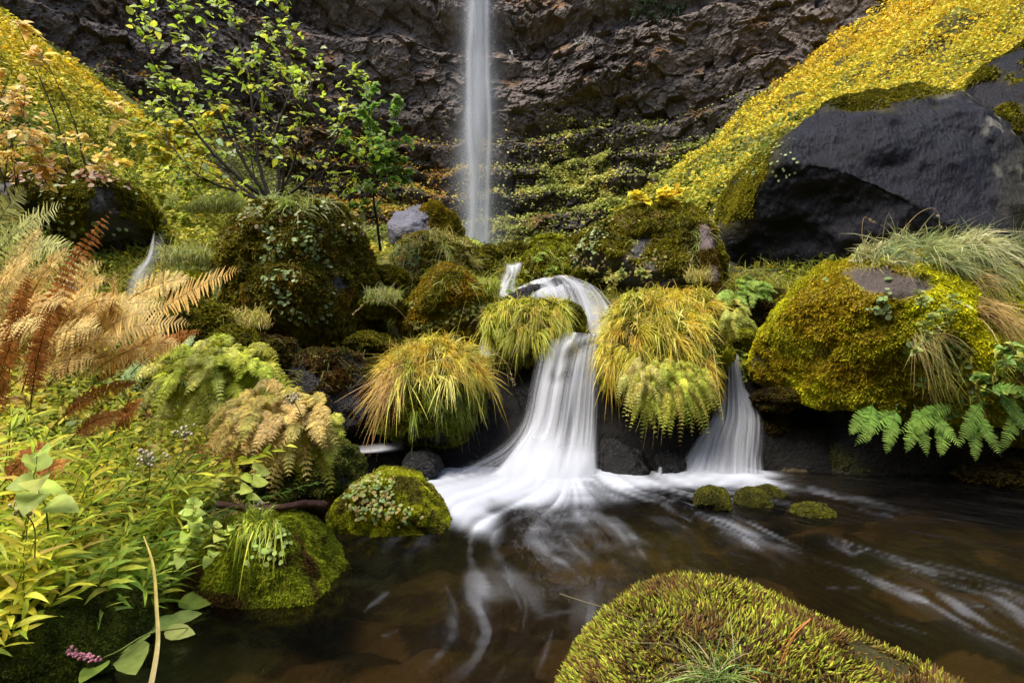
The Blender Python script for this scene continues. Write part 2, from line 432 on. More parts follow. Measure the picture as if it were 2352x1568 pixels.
def boulder(name, outline, Y, thick, mat='rock', sub=6, box=.8, rough=.06, facet=.0, seed=1, planes=(), base=(.05, .05, .055),
            moss=None, mossn=0, moss_c=((.1, .09, .012), (.16, .14, .015), (.06, .06, .012)), moss_len=.02, moss_where=None, lump=.0, label='', cat='boulder',
            group=None, colfn=None, mossh=.012, mw=.005):
    pts = np.array([[(u - CU) / FPX * Y, CAMZ + (CV - v) / FPX * Y] for u, v in outline])
    c, g, rr = smooth_loop(pts); rr = rr * (1 - .45 * thick / Y)
    D, F = ico(sub)
    th = np.arctan2(D[:, 2], D[:, 0]); s = np.hypot(D[:, 0], D[:, 2])
    Rg = np.interp(th, np.concatenate([g, [np.pi]]), np.concatenate([rr, rr[:1]]))
    sp = s ** box
    yy = -np.sign(-D[:, 1]) * np.abs(D[:, 1]) ** box
    V = np.stack([c[0] + np.cos(th) * Rg * sp, Y + yy * thick, c[1] + np.sin(th) * Rg * sp], 1)
    ctr = np.array([c[0], Y, c[1]])
    size = rr.mean()
    for (nv, dd, soft) in planes:           # cut flat faces: everything past the plane is pulled back to it
        nv = nrm(np.array(nv, float)); h = (V - ctr) @ nv - dd * size
        ex = np.where(h > 0, h * (1 - soft), 0) ; V = V - ex[:, None] * nv
    rr_ = np.random.default_rng(seed)
    if size > .12 and seed not in (3, 223):   # a few worn, broken faces of random bearing
        for _k in range(5):
            nv = nrm(np.array([rr_.normal(), -abs(rr_.normal()) * .8, rr_.normal() * .8])); h = (V - ctr) @ nv; h = h - rr_.uniform(.62, .84) * h.max()
            V = V - np.where(h > 0, h * .82, 0)[:, None] * nv
    N = vnormals(V, F)
    if ((V - ctr) * N).sum() < 0: F = F[:, ::-1]; N = -N
    q = V / size
    disp = fbm(q * 1.6, seed, 3) * rough * size * .8 + fbm(q * 5, seed + 3, 4) * rough * size * .45
    if facet:
        d1, d2, off, rv = cells(q * 1.7, seed + 5)
        disp += size * facet * ((rv[:, 0] - .5) * .6 + (off * (rv - .5)).sum(1) * 1.2)
    mm = np.zeros(len(V))
    if moss is not None:
        mm = sstep(0, .35, moss + .9 * fbm(q * 2.2, seed + 20, 4) + .55 * (N[:, 2]))
        if moss_where is not None: mm = mm * moss_where(V, N)
    V = V + N * disp[:, None]
    lm = 0
    if moss is not None:
        lm = (np.abs(fbm(V * 9, seed + 30, 3)) * .8 + .5 * fbm(V * 26, seed + 33, 2) + .3) * mossh
        V = V + N * (mm * lm)[:, None]
    N = vnormals(V, F)
    col = np.tile(np.array(base, float), (len(V), 1)) * (1 + .35 * fbm(q * 3.5, seed + 40, 4))[:, None]
    if colfn is not None: col = colfn(V, N, col)
    mc = np.array(moss_c, float)
    mk1 = sstep(-.25, .3, fbm(V * 2.3 / max(size, .3), seed + 50, 4))[:, None]; mk2 = sstep(.05, .45, fbm(V * 3.1 / max(size, .3) + 9, seed + 55, 4))[:, None]
    mcol = lerp(lerp(mc[0], mc[1], mk1), mc[2 if len(mc) > 2 else 1], mk2)
    if moss is not None: col = lerp(col, mcol * .75, mm[:, None])
    o = mk(name, V, F, M[mat], col=col, origin=np.array([c[0], Y, V[:, 2].min()]))
    tag(o, label, cat, group)
    rec = dict(o=o, V=V, F=F, N=N, mm=mm, mcol=mcol, c=ctr, size=size, seed=seed)
    BOULD.append(rec)
    if mossn:
        fm = mm[F].mean(1)
        T, ti = F, None
        a, b, cc_ = V[T[:, 0]], V[T[:, 1]], V[T[:, 2]]
        cr = np.cross(b - a, cc_ - a); ar = np.linalg.norm(cr, axis=1); no = nrm(cr)
        face = np.clip(-(no * nrm((a - np.array([0, 0, CAMZ])))).sum(1) + .35, 0, 1)
        w = ar * np.clip(fm - .25, 0, 1) * (face > 0) * np.where(a[:, 2] > -.03, 1, 0)
        cs = np.cumsum(w)
        if cs[-1] > 0:
            k = np.minimum(np.searchsorted(cs, rng.random(mossn) * cs[-1]), len(T) - 1)
            r1 = np.sqrt(rng.random(mossn))[:, None]; r2 = rng.random(mossn)[:, None]
            p = a[k] * (1 - r1) + b[k] * r1 * (1 - r2) + cc_[k] * r1 * r2
            d = nrm(no[k] * 1.0 + rdir(mossn) * .75 + np.array([0, 0, -.15]))
            col0 = mcol[T[k, 0]] * (1 + rng.normal(0, .14, (mossn, 1))) * (1 + rng.normal(0, .07, (mossn, 3)))
            col0 = np.clip(col0, .004, .8)
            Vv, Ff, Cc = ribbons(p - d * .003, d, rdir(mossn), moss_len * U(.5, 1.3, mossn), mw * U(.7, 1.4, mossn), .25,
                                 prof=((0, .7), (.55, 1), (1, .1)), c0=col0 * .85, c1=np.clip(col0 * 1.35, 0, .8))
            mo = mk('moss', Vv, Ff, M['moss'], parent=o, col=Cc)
    return rec
OLV = ((.13, .12, .010), (.18, .165, .010), (.085, .08, .010))
ORG = ((.19, .155, .010), (.23, .155, .010), (.13, .12, .010))
YEL = ((.26, .24, .012), (.2, .13, .012), (.14, .12, .014))
GRN = ((.19, .20, .012), (.32, .34, .015), (.11, .10, .015))
def dark_colfn(V, N, col):
    q = V * np.array([1, 1, .18])
    st = fbm(q * 9, 5, 3)
    lich = sstep(.2, .5, fbm(V * np.array([6, 6, 2.2]), 77, 4)) * sstep(5.9, 6.5, V[:, 0] + .1 * V[:, 2])
    col = col * (1 + .25 * st[:, None])
    return lerp(col, np.array([.22, .22, .18]), lich[:, None] * .8)
def big_moss(V, N):
    u, v = uv_of(V)
    edge = np.maximum(sstep(1810, 1710, u + (v - 420) * .25) * sstep(560, 430, v), np.maximum(sstep(2250, 2330, u - (v - 300) * .1) * .15, sstep(228, 208, v + 16 * fbm(V * 2, 4, 2)) * .4))
    top = sstep(.5, .8, N[:, 2]) * sstep(-.25, .3, fbm(V * 2.2, 14, 4)) * sstep(275, 225, v + 12 * fbm(V * 3, 15, 3)) * .85
    return np.maximum(edge, top)
boulder('boulder', [(1655, 650), (1650, 560), (1668, 470), (1700, 380), (1762, 300), (1835, 246), (1950, 214), (2035, 204), (2095, 214), (2135, 256), (2165, 325), (2200, 400), (2235, 480), (2262, 570), (2270, 700), (2200, 760), (1900, 760), (1700, 720)],
        8.4, 2.3, 'smooth_rock', 7, .62, .09, .0, 3, planes=[((-.12, -.9, .42), .70, .25), ((-.62, -.62, -.5), .80, .12), ((0, -.1, 1), .95, .6)],
        base=(.0075, .008, .012), moss=.62, mossn=60000, moss_c=OLV, moss_where=big_moss, colfn=dark_colfn, moss_len=.035, mossh=.04, mw=.009,
        label='huge dark smooth basalt boulder below the yellow slope')
boulder('boulder', [(2225, 245), (2262, 165), (2320, 105), (2390, 75), (2520, 60), (2620, 200), (2580, 420), (2352, 460), (2280, 390), (2220, 300)],
        9.0, 1.2, 'smooth_rock', 6, .7, .07, .0, 13, planes=[((-.5, -.8, .3), .6, .15)], base=(.007, .007, .009), moss=-.3, mossn=16000, moss_c=OLV,
        moss_len=.05, mossh=.05, mw=.012, label='dark boulder with moss patches at the upper right above the huge boulder')
def rm_where(V, N):
    u, v = uv_of(V)
    bare = sstep(1950, 1985, u) * sstep(2165, 2125, u) * sstep(606, 622, v + (u - 2060) * -.12) * sstep(705, 682, v - (u - 1960) * .12)
    bare = sstep(1.1, .75, np.hypot((u - 2052) / 90, (v - 650 - (u - 2050) * .12) / 30) + .5 * fbm(V * 3.1, 6, 3))
    bare2 = sstep(700, 690, v) * sstep(598, 612, v) * sstep(1905, 1880, u - (700 - v) * .62 + 60) * 0
    return (1 - bare)
def rm_col(V, N, col):
    u, v = uv_of(V)
    return lerp(col, np.array([.060, .045, .035]), (sstep(560, 600, v) * sstep(720, 690, v))[:, None])
boulder('boulder', [(1715, 850), (1742, 745), (1800, 668), (1900, 596), (2000, 566), (2120, 556), (2250, 565), (2400, 600), (2540, 700), (2600, 880), (2560, 1020), (2380, 1050), (2200, 1010), (2060, 965), (1930, 940), (1840, 930), (1760, 905)],
        5.25, .95, 'rock', 7, .75, .055, .04, 23, planes=[((.1, -.6, -.8), .8, .2)],
        base=(.05, .042, .036), moss=.95, mossn=150000, moss_c=((.32, .31, .012), (.28, .21, .008), (.48, .47, .012)), moss_where=rm_where, colfn=rm_col, moss_len=.022, mossh=.035, mw=.006,
        label='rounded boulder under bright yellow green moss at the right of the pool')
boulder('boulder', [(1640, 1000), (1690, 910), (1760, 860), (1900, 860), (2100, 900), (2400, 950), (2650, 1000), (2650, 1180), (2352, 1180), (2000, 1160), (1800, 1150), (1700, 1140), (1640, 1100)],
        5.9, .75, 'wet', 6, .6, .06, .05, 33, base=(.014, .014, .013), moss=-.35, mossn=12000, moss_c=((.03, .035, .01), (.05, .05, .01)), moss_len=.02,
        label='black wet rock wall in the shade under the yellow mossy boulder')
def b5_where(V, N):
    u, v = uv_of(V)
    return 1 - sstep(.15, .4, fbm(V * 4, 5, 3) + .55 - np.abs(u - 765 - (v - 600) * .12) / 22) * sstep(540, 560, v) * sstep(680, 650, v)
boulder('boulder', [(468, 740), (484, 660), (515, 580), (556, 505), (610, 470), (710, 470), (785, 492), (830, 560), (852, 640), (864, 740), (855, 800), (780, 812), (700, 800), (620, 812), (540, 790), (490, 750)],
        6.3, .75, 'rock', 7, .62, .12, .05, 43, planes=[((-.1, -.98, .12), .78, .2), ((.85, -.5, .05), .72, .2), ((0, -.6, -.8), .85, .3)], base=(.06, .06, .075),
        moss=1.0, mossn=90000, moss_c=((.115, .105, .009), (.15, .135, .010), (.16, .11, .009)), moss_where=b5_where, moss_len=.03, mossh=.07, mw=.007,
        label='large olive mossy boulder with pale round leaves, left of the cascades')
boulder('boulder', [(20, 430), (60, 396), (140, 384), (225, 396), (300, 432), (342, 480), (352, 540), (335, 610), (250, 640), (170, 630), (100, 560), (45, 490)],
        7.2, .8, 'rock', 6, .7, .09, .08, 53, planes=[((0, -.7, -.7), .7, .1)], base=(.03, .028, .03), moss=.25, mossn=40000, moss_c=OLV, moss_len=.03, mossh=.05, mw=.008,
        label='dark mossy boulder with fallen leaves on top, under the left yellow slope')
def b7_where(V, N):
    u, v = uv_of(V); return sstep(975, 1010, u - (v - 500) * .4 + 18 * fbm(V * 3, 5, 2))
boulder('boulder', [(895, 510), (905, 482), (940, 466), (1000, 466), (1050, 482), (1074, 515), (1066, 560), (1040, 590), (960, 590), (900, 570)],
        9.5, .7, 'rock', 6, .62, .08, .08, 63, planes=[((-.2, -.6, .75), .6, .1), ((.7, -.7, 0), .6, .1)], base=(.085, .085, .11), moss=.6, mossn=22000, moss_c=ORG, moss_where=b7_where, moss_len=.03, mossh=.03, mw=.009,
        label='bluish bare rock with rusty moss on one side at the foot of the tall fall')
boulder('mossy_rock', [(912, 720), (925, 668), (968, 622), (1022, 604), (1072, 626), (1104, 672), (1122, 735), (1110, 800), (1000, 815), (925, 780)],
        6.4, .5, 'rock', 6, .8, .05, .03, 73, base=(.04, .035, .03), moss=1.0, mossn=45000, moss_c=ORG, moss_len=.03, mossh=.04, mw=.006,
        label='orange mossy hummock between the small upper cascade and the olive boulder', cat='rock')
boulder('mossy_rock', [(840, 660), (858, 590), (920, 548), (1010, 540), (1085, 560), (1132, 592), (1142, 650), (1100, 720), (950, 740), (860, 720)],
        8.2, .8, 'rock', 6, .8, .07, .05, 83, base=(.04, .035, .03), moss=1.0, mossn=30000, moss_c=OLV, moss_len=.04, mossh=.05, mw=.009,
        label='grassy mossy hummock just in front of the bluish rock', cat='rock')
boulder('mossy_rock', [(1192, 650), (1196, 600), (1235, 570), (1300, 560), (1335, 585), (1332, 650), (1270, 680), (1210, 680)],
        8.0, .5, 'rock', 6, .75, .09, .05, 93, base=(.03, .03, .03), moss=.8, mossn=26000, moss_c=GRN, moss_len=.035, mossh=.05, mw=.008,
        label='green mossy rock right beside the topmost small cascade', cat='rock')
boulder('mossy_rock', [(1080, 610), (1095, 580), (1125, 566), (1150, 576), (1148, 610), (1110, 625)], 8.8, .3, 'rock', 5, .8, .08, .03, 94, base=(.03, .03, .03), moss=.7, mossn=6000, moss_c=OLV,
        moss_len=.035, mossh=.04, mw=.008, label='small mossy rock left of the topmost small cascade', cat='rock')
boulder('mossy_rock', [(1135, 585), (1150, 564), (1185, 556), (1215, 566), (1210, 590), (1170, 600)], 9.6, .3, 'rock', 5, .8, .08, .03, 95, base=(.03, .03, .03), moss=.7, mossn=6000, moss_c=OLV,
        moss_len=.035, mossh=.04, mw=.008, label='low mossy rock behind the topmost small cascade', cat='rock')
boulder('boulder', [(1296, 640), (1318, 580), (1368, 528), (1440, 486), (1500, 466), (1572, 474), (1614, 500), (1642, 560), (1655, 650), (1640, 740), (1500, 760), (1400, 730), (1330, 690)],
        7.8, .9, 'rock', 7, .7, .07, .08, 103, planes=[((-.2, -.9, .3), .7, .15), ((0, -.7, -.7), .72, .2)], base=(.045, .042, .04), moss=.42, mossn=80000, moss_c=OLV, moss_len=.03, mossh=.05, mw=.008,
        label='brown mossy boulder topped by yellow leaves between the tall fall and the huge boulder')
boulder('mossy_rock', [(1372, 800), (1385, 742), (1420, 700), (1490, 676), (1570, 666), (1660, 690), (1722, 740), (1700, 785), (1652, 830), (1640, 930), (1560, 965), (1440, 960), (1390, 900)],
        5.6, .42, 'wet', 6, .75, .09, .04, 113, planes=[((0, -.6, -.8), .8, .3)], base=(.02, .018, .014), moss=.7, mossn=45000, moss_c=GRN, moss_len=.025, mossh=.03,
        label='overhanging rock between the two lower falls, covered by the biggest grass clump', cat='rock')
boulder('mossy_rock', [(815, 930), (845, 850), (900, 800), (1000, 785), (1085, 810), (1135, 880), (1146, 950), (1110, 1000), (1040, 1020), (930, 1015), (850, 985)],
        5.35, .42, 'wet', 6, .75, .07, .04, 123, planes=[((0, -.5, -.85), .8, .3)], base=(.022, .018, .013), moss=.75, mossn=50000, moss_c=((.12, .15, .01), (.17, .19, .012), (.07, .05, .012)), moss_len=.022, mossh=.04,
        label='green mossy rock under the golden grass clump left of the main fall', cat='rock')
boulder('mossy_rock', [(1095, 760), (1120, 712), (1200, 694), (1310, 694), (1348, 722), (1345, 770), (1290, 800), (1200, 825), (1125, 810)],
        6.0, .4, 'wet', 6, .75, .07, .04, 133, base=(.022, .018, .013), moss=.7, mossn=40000, moss_c=GRN, moss_len=.022, mossh=.035,
        label='mossy ledge rock below the wide upper cascade', cat='rock')
boulder('mossy_rock', [(640, 900), (650, 830), (720, 800), (820, 810), (870, 860), (880, 950), (830, 1000), (740, 1010), (660, 980)],
        5.4, .5, 'wet', 6, .75, .09, .06, 143, base=(.02, .019, .02), moss=.15, mossn=26000, moss_c=((.10, .055, .01), (.06, .06, .01), (.06, .035, .012)), moss_len=.02, mossh=.03,
        label='dark wet rock with rusty moss below the olive boulder', cat='rock')
boulder('mossy_rock', [(560, 1120), (590, 1040), (660, 1000), (740, 1000), (800, 1035), (832, 1080), (815, 1110), (720, 1140), (620, 1150)],
        4.1, .4, 'wet', 6, .75, .07, .04, 153, base=(.02, .018, .014), moss=.55, mossn=26000, moss_c=((.05, .06, .01), (.08, .09, .012)), moss_len=.018, mossh=.03, mw=.004,
        label='dark green mossy rock under the tan maidenhair ferns', cat='rock')
boulder('mossy_rock', [(762, 1190), (766, 1125), (798, 1088), (860, 1078), (930, 1082), (972, 1112), (1010, 1160), (1032, 1205), (1020, 1260), (880, 1270), (780, 1260)],
        3.75, .33, 'wet', 6, .75, .05, .03, 163, base=(.03, .026, .018), moss=1.1, mossn=70000, moss_c=GRN, moss_len=.014, mossh=.025, mw=.003,
        label='bright green mossy rock in the pool left of the foam', cat='rock')
boulder('mossy_rock', [(375, 1320), (425, 1240), (505, 1196), (600, 1180), (700, 1192), (765, 1222), (812, 1280), (836, 1335), (815, 1420), (650, 1450), (480, 1430), (420, 1380)],
        2.85, .3, 'wet', 6, .8, .04, .02, 173, base=(.02, .016, .01), moss=1.2, mossn=90000, moss_c=((.16, .19, .012), (.24, .28, .016), (.08, .05, .012)), moss_len=.02, mossh=.02, mw=.0025,
        label='low mossy rock with a green grass tuft at the edge of the pool', cat='rock')
boulder('mossy_rock', [(-100, 1540), (-80, 1440), (0, 1395), (90, 1372), (190, 1368), (280, 1384), (325, 1430), (305, 1505), (210, 1570), (60, 1620)],
        2.15, .3, 'wet', 6, .8, .04, .02, 183, base=(.015, .014, .01), moss=1.2, mossn=60000, moss_c=((.06, .08, .010), (.09, .11, .012), (.04, .05, .01)), moss_len=.012, mossh=.012, mw=.0025,
        label='flat dark green mossy rock in the bottom left corner', cat='rock')
for k, (ol, Y, lab) in enumerate([
        ([(1600, 1160), (1602, 1130), (1630, 1118), (1668, 1124), (1682, 1150), (1680, 1200), (1610, 1200)], 4.15, 'roundest of the small mossy stones in the pool below the right fall'),
        ([(1692, 1160), (1698, 1130), (1722, 1120), (1750, 1128), (1768, 1152), (1765, 1190), (1700, 1190)], 4.25, 'middle one of the small mossy stones below the right fall'),
        ([(1732, 1150), (1740, 1122), (1770, 1115), (1798, 1130), (1806, 1150), (1790, 1180), (1745, 1180)], 4.5, 'low dark stone just behind the small mossy stones below the right fall'),
        ([(1822, 1180), (1830, 1164), (1862, 1157), (1895, 1160), (1910, 1172), (1900, 1200), (1830, 1200)], 4.0, 'flattest mossy stone in the pool, farthest right of the small stones')]):
    boulder('stone', ol, Y, .12, 'wet', 5, .8, .06, .03, 190 + k, base=(.02, .018, .014), moss=.7 if k != 2 else .2, mossn=7000, moss_c=((.1, .1, .012), (.06, .06, .012)), moss_len=.012, mossh=.01, mw=.004, label=lab, cat='stone', group='small stones in the pool below the right fall')
for k, (ol, Y, lab) in enumerate([
        ([(1362, 1040), (1375, 1005), (1420, 1010), (1470, 1040), (1495, 1075), (1490, 1120), (1370, 1120)], 5.25, 'glistening black wet rock at the right foot of the main fall'),
        ([(1495, 1085), (1505, 1050), (1540, 1035), (1570, 1050), (1578, 1085), (1560, 1120), (1500, 1120)], 5.2, 'small black wet rock left of the foot of the right fall'),
        ([(925, 1060), (940, 1038), (985, 1034), (1015, 1050), (1020, 1075), (990, 1110), (930, 1105)], 4.95, 'small black wet rock left of the foam under the golden grass')]):
    boulder('stone', ol, Y, .22, 'wet', 6, .8, .09, .08, 210 + k, base=(.008, .008, .008), label=lab, cat='stone')
FG = boulder('mossy_rock', [(1190, 1720), (1215, 1620), (1255, 1555), (1300, 1490), (1360, 1428), (1430, 1378), (1510, 1340), (1600, 1330), (1700, 1338), (1800, 1368), (1900, 1415), (2000, 1470), (2110, 1515), (2230, 1562), (2350, 1630), (2450, 1760), (2350, 2080), (1800, 2150), (1300, 2080)],
        1.42, .42, 'rock', 7, .85, .018, .0, 223, base=(.028, .028, .03), moss=1.3, mossn=0, moss_c=((.05, .045, .012), (.07, .06, .012)), mossh=.004,
        label='rounded rock covered in shaggy moss, closest to the camera', cat='rock')

# small mossy rocks lodged between the big ones
protos_ = []
for k, (mc, lab) in enumerate([(GRN, 'small green mossy rock wedged between larger rocks'), (OLV, 'small olive mossy rock wedged between larger rocks'), (((.07, .05, .01), (.09, .08, .01), (.04, .03, .01)), 'small dark brown mossy rock wedged between larger rocks')]):
    r_ = boulder('mossy_rock', [(1026, 784), (1050, 700), (1120, 650), (1200, 640), (1280, 680), (1326, 780), (1290, 880), (1170, 910), (1060, 870)], 1.5, .15, 'wet', 5, .75, .12, .08, 700 + k, base=(.02, .018, .014), moss=.7, mossn=9000, moss_c=mc, moss_len=.022, mossh=.03, mw=.005, label=lab, cat='rock', group=lab.replace('rock', 'rocks', 1))
    BOULD.pop(); protos_.append(r_['o'])
used_ = [0, 0, 0]
for (u, v, y, s, k) in [(868, 690, 6.3, .24, 0), (850, 770, 6.0, .22, 1), (885, 630, 7.0, .22, 1), (1132, 700, 6.6, .16, 0), (1112, 650, 7.3, .16, 1), (1165, 745, 6.3, .13, 0), (760, 835, 5.7, .2, 2), (868, 840, 5.6, .18, 2), (620, 812, 5.2, .22, 2), (540, 775, 4.9, .18, 1), (450, 740, 5.2, .3, 1),
                        (420, 660, 6.0, .22, 0), (1440, 722, 6.7, .16, 1), (1685, 700, 6.5, .2, 1), (1765, 712, 6.3, .26, 2), (1712, 770, 6.0, .17, 0), (1336, 625, 7.7, .15, 0), (2310, 1085, 4.9, .32, 2), (1760, 985, 5.6, .22, 2), (1790, 905, 5.4, .2, 2), (1255, 560, 9.5, .3, 0), (1330, 555, 9.8, .25, 1),
                        (840, 1010, 5.6, .2, 2), (700, 930, 4.9, .2, 2), (1830, 690, 6.0, .22, 1), (1180, 570, 9.8, .26, 1), (990, 560, 8.8, .3, 1), (620, 1060, 3.9, .2, 2)]:
    o_ = protos_[k]
    if used_[k]:
        r_ = o_.copy(); C.objects.link(r_)
        for ch in o_.children:
            c_ = ch.copy(); C.objects.link(c_); c_.parent = r_
        o_ = r_
    used_[k] = 1
    p_ = P3(u, v, y); sc_ = s / .16
    o_.location = (p_[0], p_[1], p_[2] - .14 * sc_); o_.scale = (sc_ * rng.uniform(.9, 1.3), sc_, sc_ * rng.uniform(.55, .85)); o_.rotation_euler = (0, 0, rng.uniform(-1.2, 1.2))
# ------------------------------------------------------------------ water
def water_mat():
    m, n, l = new_mat('pool_water')
    geo = n.new('ShaderNodeNewGeometry'); uv = n.new('ShaderNodeAttribute'); uv.attribute_name = 'FlowUV'
    mp = n.new('ShaderNodeMapping'); mp.inputs['Scale'].default_value = (5.0, 1.6, 1)
    n1 = n.new('ShaderNodeTexNoise'); n1.inputs['Scale'].default_value = 1.6; n1.inputs['Detail'].default_value = 3
    l.new(uv.outputs['Vector'], mp.inputs[0]); l.new(mp.outputs[0], n1.inputs['Vector'])
    b = n.new('ShaderNodeBump'); b.inputs['Strength'].default_value = .5; b.inputs['Distance'].default_value = .05
    l.new(n1.outputs[0], b.inputs['Height'])
    fr = n.new('ShaderNodeFresnel'); fr.inputs['IOR'].default_value = 1.33; l.new(b.outputs[0], fr.inputs['Normal'])
    tr = n.new('ShaderNodeBsdfTransparent'); tr.inputs[0].default_value = (.43, .365, .245, 1)
    gl = n.new('ShaderNodeBsdfGlossy'); gl.inputs['Roughness'].default_value = .22; l.new(b.outputs[0], gl.inputs['Normal'])
    mx = n.new('ShaderNodeMixShader'); l.new(fr.outputs[0], mx.inputs[0]); l.new(tr.outputs[0], mx.inputs[1]); l.new(gl.outputs[0], mx.inputs[2])
    at = n.new('ShaderNodeAttribute'); at.attribute_name = 'Col'
    df = n.new('ShaderNodeBsdfDiffuse'); df.inputs[0].default_value = (.42, .45, .50, 1)
    m2 = n.new('ShaderNodeMixShader'); l.new(at.outputs['Fac'], m2.inputs[0]); l.new(mx.outputs[0], m2.inputs[1]); l.new(df.outputs[0], m2.inputs[2])
    o = n.new('ShaderNodeOutputMaterial'); l.new(m2.outputs[0], o.inputs[0]); return m
def fall_mat(name='falling_water', tint=(.66, .69, .74)):
    m, n, l = new_mat(name)
    at = n.new('ShaderNodeAttribute'); at.attribute_name = 'Col'
    sp = n.new('ShaderNodeSeparateColor'); l.new(at.outputs['Color'], sp.inputs[0])
    tr = n.new('ShaderNodeBsdfTransparent')
    df = n.new('ShaderNodeBsdfDiffuse'); df.inputs[0].default_value = (*tint, 1)
    tl = n.new('ShaderNodeBsdfTranslucent'); tl.inputs[0].default_value = (*tint, 1)
    ms = n.new('ShaderNodeMixShader'); ms.inputs[0].default_value = .4
    l.new(df.outputs[0], ms.inputs[1]); l.new(tl.outputs[0], ms.inputs[2])
    gl = n.new('ShaderNodeBsdfGlossy'); gl.inputs['Roughness'].default_value = .3
    fr = n.new('ShaderNodeFresnel'); fr.inputs['IOR'].default_value = 1.25
    cl = n.new('ShaderNodeMixShader'); l.new(fr.outputs[0], cl.inputs[0]); l.new(tr.outputs[0], cl.inputs[1]); l.new(gl.outputs[0], cl.inputs[2])
    # red channel: how white the water is; green channel: how much clear water film is there at all
    film = n.new('ShaderNodeMixShader'); l.new(sp.outputs[1], film.inputs[0]); l.new(tr.outputs[0], film.inputs[1]); l.new(cl.outputs[0], film.inputs[2])
    m2 = n.new('ShaderNodeMixShader'); l.new(sp.outputs[0], m2.inputs[0]); l.new(film.outputs[0], m2.inputs[1]); l.new(ms.outputs[0], m2.inputs[2])
    o = n.new('ShaderNodeOutputMaterial'); l.new(m2.outputs[0], o.inputs[0]); return m
M['pool'] = water_mat(); M['fall'] = fall_mat()

# pool surface with foam carried along the current
t_ = np.linspace(1 / .45, 1 / 5.75, 560)
py = np.concatenate([np.linspace(-3.9, .40, 24), 1 / t_]); npy = len(py); npx = 1150
ps = np.linspace(-1.35, 1.35, npx)
PX = ps[None, :] * np.maximum(py, .9)[:, None] * (1 + 0 * py[:, None]); PY = np.broadcast_to(py[:, None], PX.shape)
px_, py_ = PX.ravel(), PY.ravel()
def flow(x, y):
    P = np.stack([x * .8, y * .8, x * 0], 1)
    fx, fyy = x - .55, y - 6.4
    r = np.hypot(fx, fyy); fx, fyy = fx / r, fyy / r
    e = .05
    n0_ = fbm(P, 301, 2); nxx = fbm(P + [e, 0, 0], 301, 2); nyy = fbm(P + [0, e, 0], 301, 2)
    cxx, cyy = (nyy - n0_) / e, -(nxx - n0_) / e
    a = .22
    fx, fyy = fx + a * cxx, fyy + a * cyy
    r = np.hypot(fx, fyy) + 1e-6
    return fx / r, fyy / r
# flow on a coarse lattice, sampled bilinearly
GX0, GX1, GY0, GY1, GN = -6.0, 8.0, -4.2, 6.2, 420
lx, ly = np.linspace(GX0, GX1, GN), np.linspace(GY0, GY1, GN)
LX, LY = np.meshgrid(lx, ly); fxv, fyv = flow(LX.ravel(), LY.ravel()); FXg, FYg = fxv.reshape(GN, GN), fyv.reshape(GN, GN)
def bil(G, x, y, x0, x1, y0, y1):
    n_y, n_x = G.shape
    a = np.clip((x - x0) / (x1 - x0) * (n_x - 1), 0, n_x - 1.001); b = np.clip((y - y0) / (y1 - y0) * (n_y - 1), 0, n_y - 1.001)
    i = a.astype(int); j = b.astype(int); fa = a - i; fb = b - j
    return (G[j, i] * (1 - fa) + G[j, i + 1] * fa) * (1 - fb) + (G[j + 1, i] * (1 - fa) + G[j + 1, i + 1] * fa) * fb
NZ = rng.random((1400, 1400))
NZ = sum(np.roll(np.roll(NZ, i, 0), j, 1) for i in (-1, 0, 1) for j in (-1, 0, 1)) / 9
NZ = (NZ - NZ.mean()) / NZ.std() / 3.46 + .5
def lic(x, y, steps, h, cell):
    def nz(a, b):
        a = a / cell; b = b / cell; i = a.astype(int); j = b.astype(int); fa = a - i; fb = b - j; i0 = i % 1400; j0 = j % 1400; i1 = (i0 + 1) % 1400; j1 = (j0 + 1) % 1400
        return (NZ[j0, i0] * (1 - fa) + NZ[j0, i1] * fa) * (1 - fb) + (NZ[j1, i0] * (1 - fa) + NZ[j1, i1] * fa) * fb
    acc = nz(x + 50, y + 50); w = 1.0
    for sg in (1, -1):
        a, b = x.copy(), y.copy()
        for k in range(steps):
            fx, fyy = bil(FXg, a, b, GX0, GX1, GY0, GY1), bil(FYg, a, b, GX0, GX1, GY0, GY1)
            a = a + sg * h * fx; b = b + sg * h * fyy
            acc = acc + nz(a + 50, b + 50); w += 1
    r_ = acc / w; return (r_ - r_.mean()) / r_.std()
L1_ = lic(px_, py_, 22, .026, .014)
L2_ = lic(px_, py_, 24, .05, .030)
L1_ = lerp(L1_, L2_, sstep(2.2, 3.2, py_))
pu = CU + px_ / np.maximum(py_, .3) * FPX; pv = CV + CAMZ / np.maximum(py_, .3) * FPX
def blob(u, v, su, sv, amp, ang=0.0):
    du, dv = pu - u, pv - v; c_, s_ = math.cos(ang), math.sin(ang)
    a, b = du * c_ + dv * s_, -du * s_ + dv * c_
    return amp * np.exp(-.5 * ((a / su) ** 2 + (b / sv) ** 2))
D = sum(blob(*b) for b in [
    (1240, 1098, 150, 20, 1.7), (1120, 1110, 100, 24, 1.3), (1040, 1120, 60, 28, 1.1), (1060, 1165, 48, 30, .85, .5), (1100, 1200, 50, 30, .5, .6),
    (1400, 1100, 60, 12, .8), (1200, 1135, 120, 18, .75), (1660, 1093, 75, 14, 1.6), (1720, 1108, 80, 12, .7, .2), (1580, 1095, 50, 10, .9), (1500, 1112, 60, 6, .25),
    (1330, 1150, 130, 16, .30), (870, 1090, 60, 10, .25), (960, 1085, 40, 8, .4), (860, 1026, 50, 9, .5)])
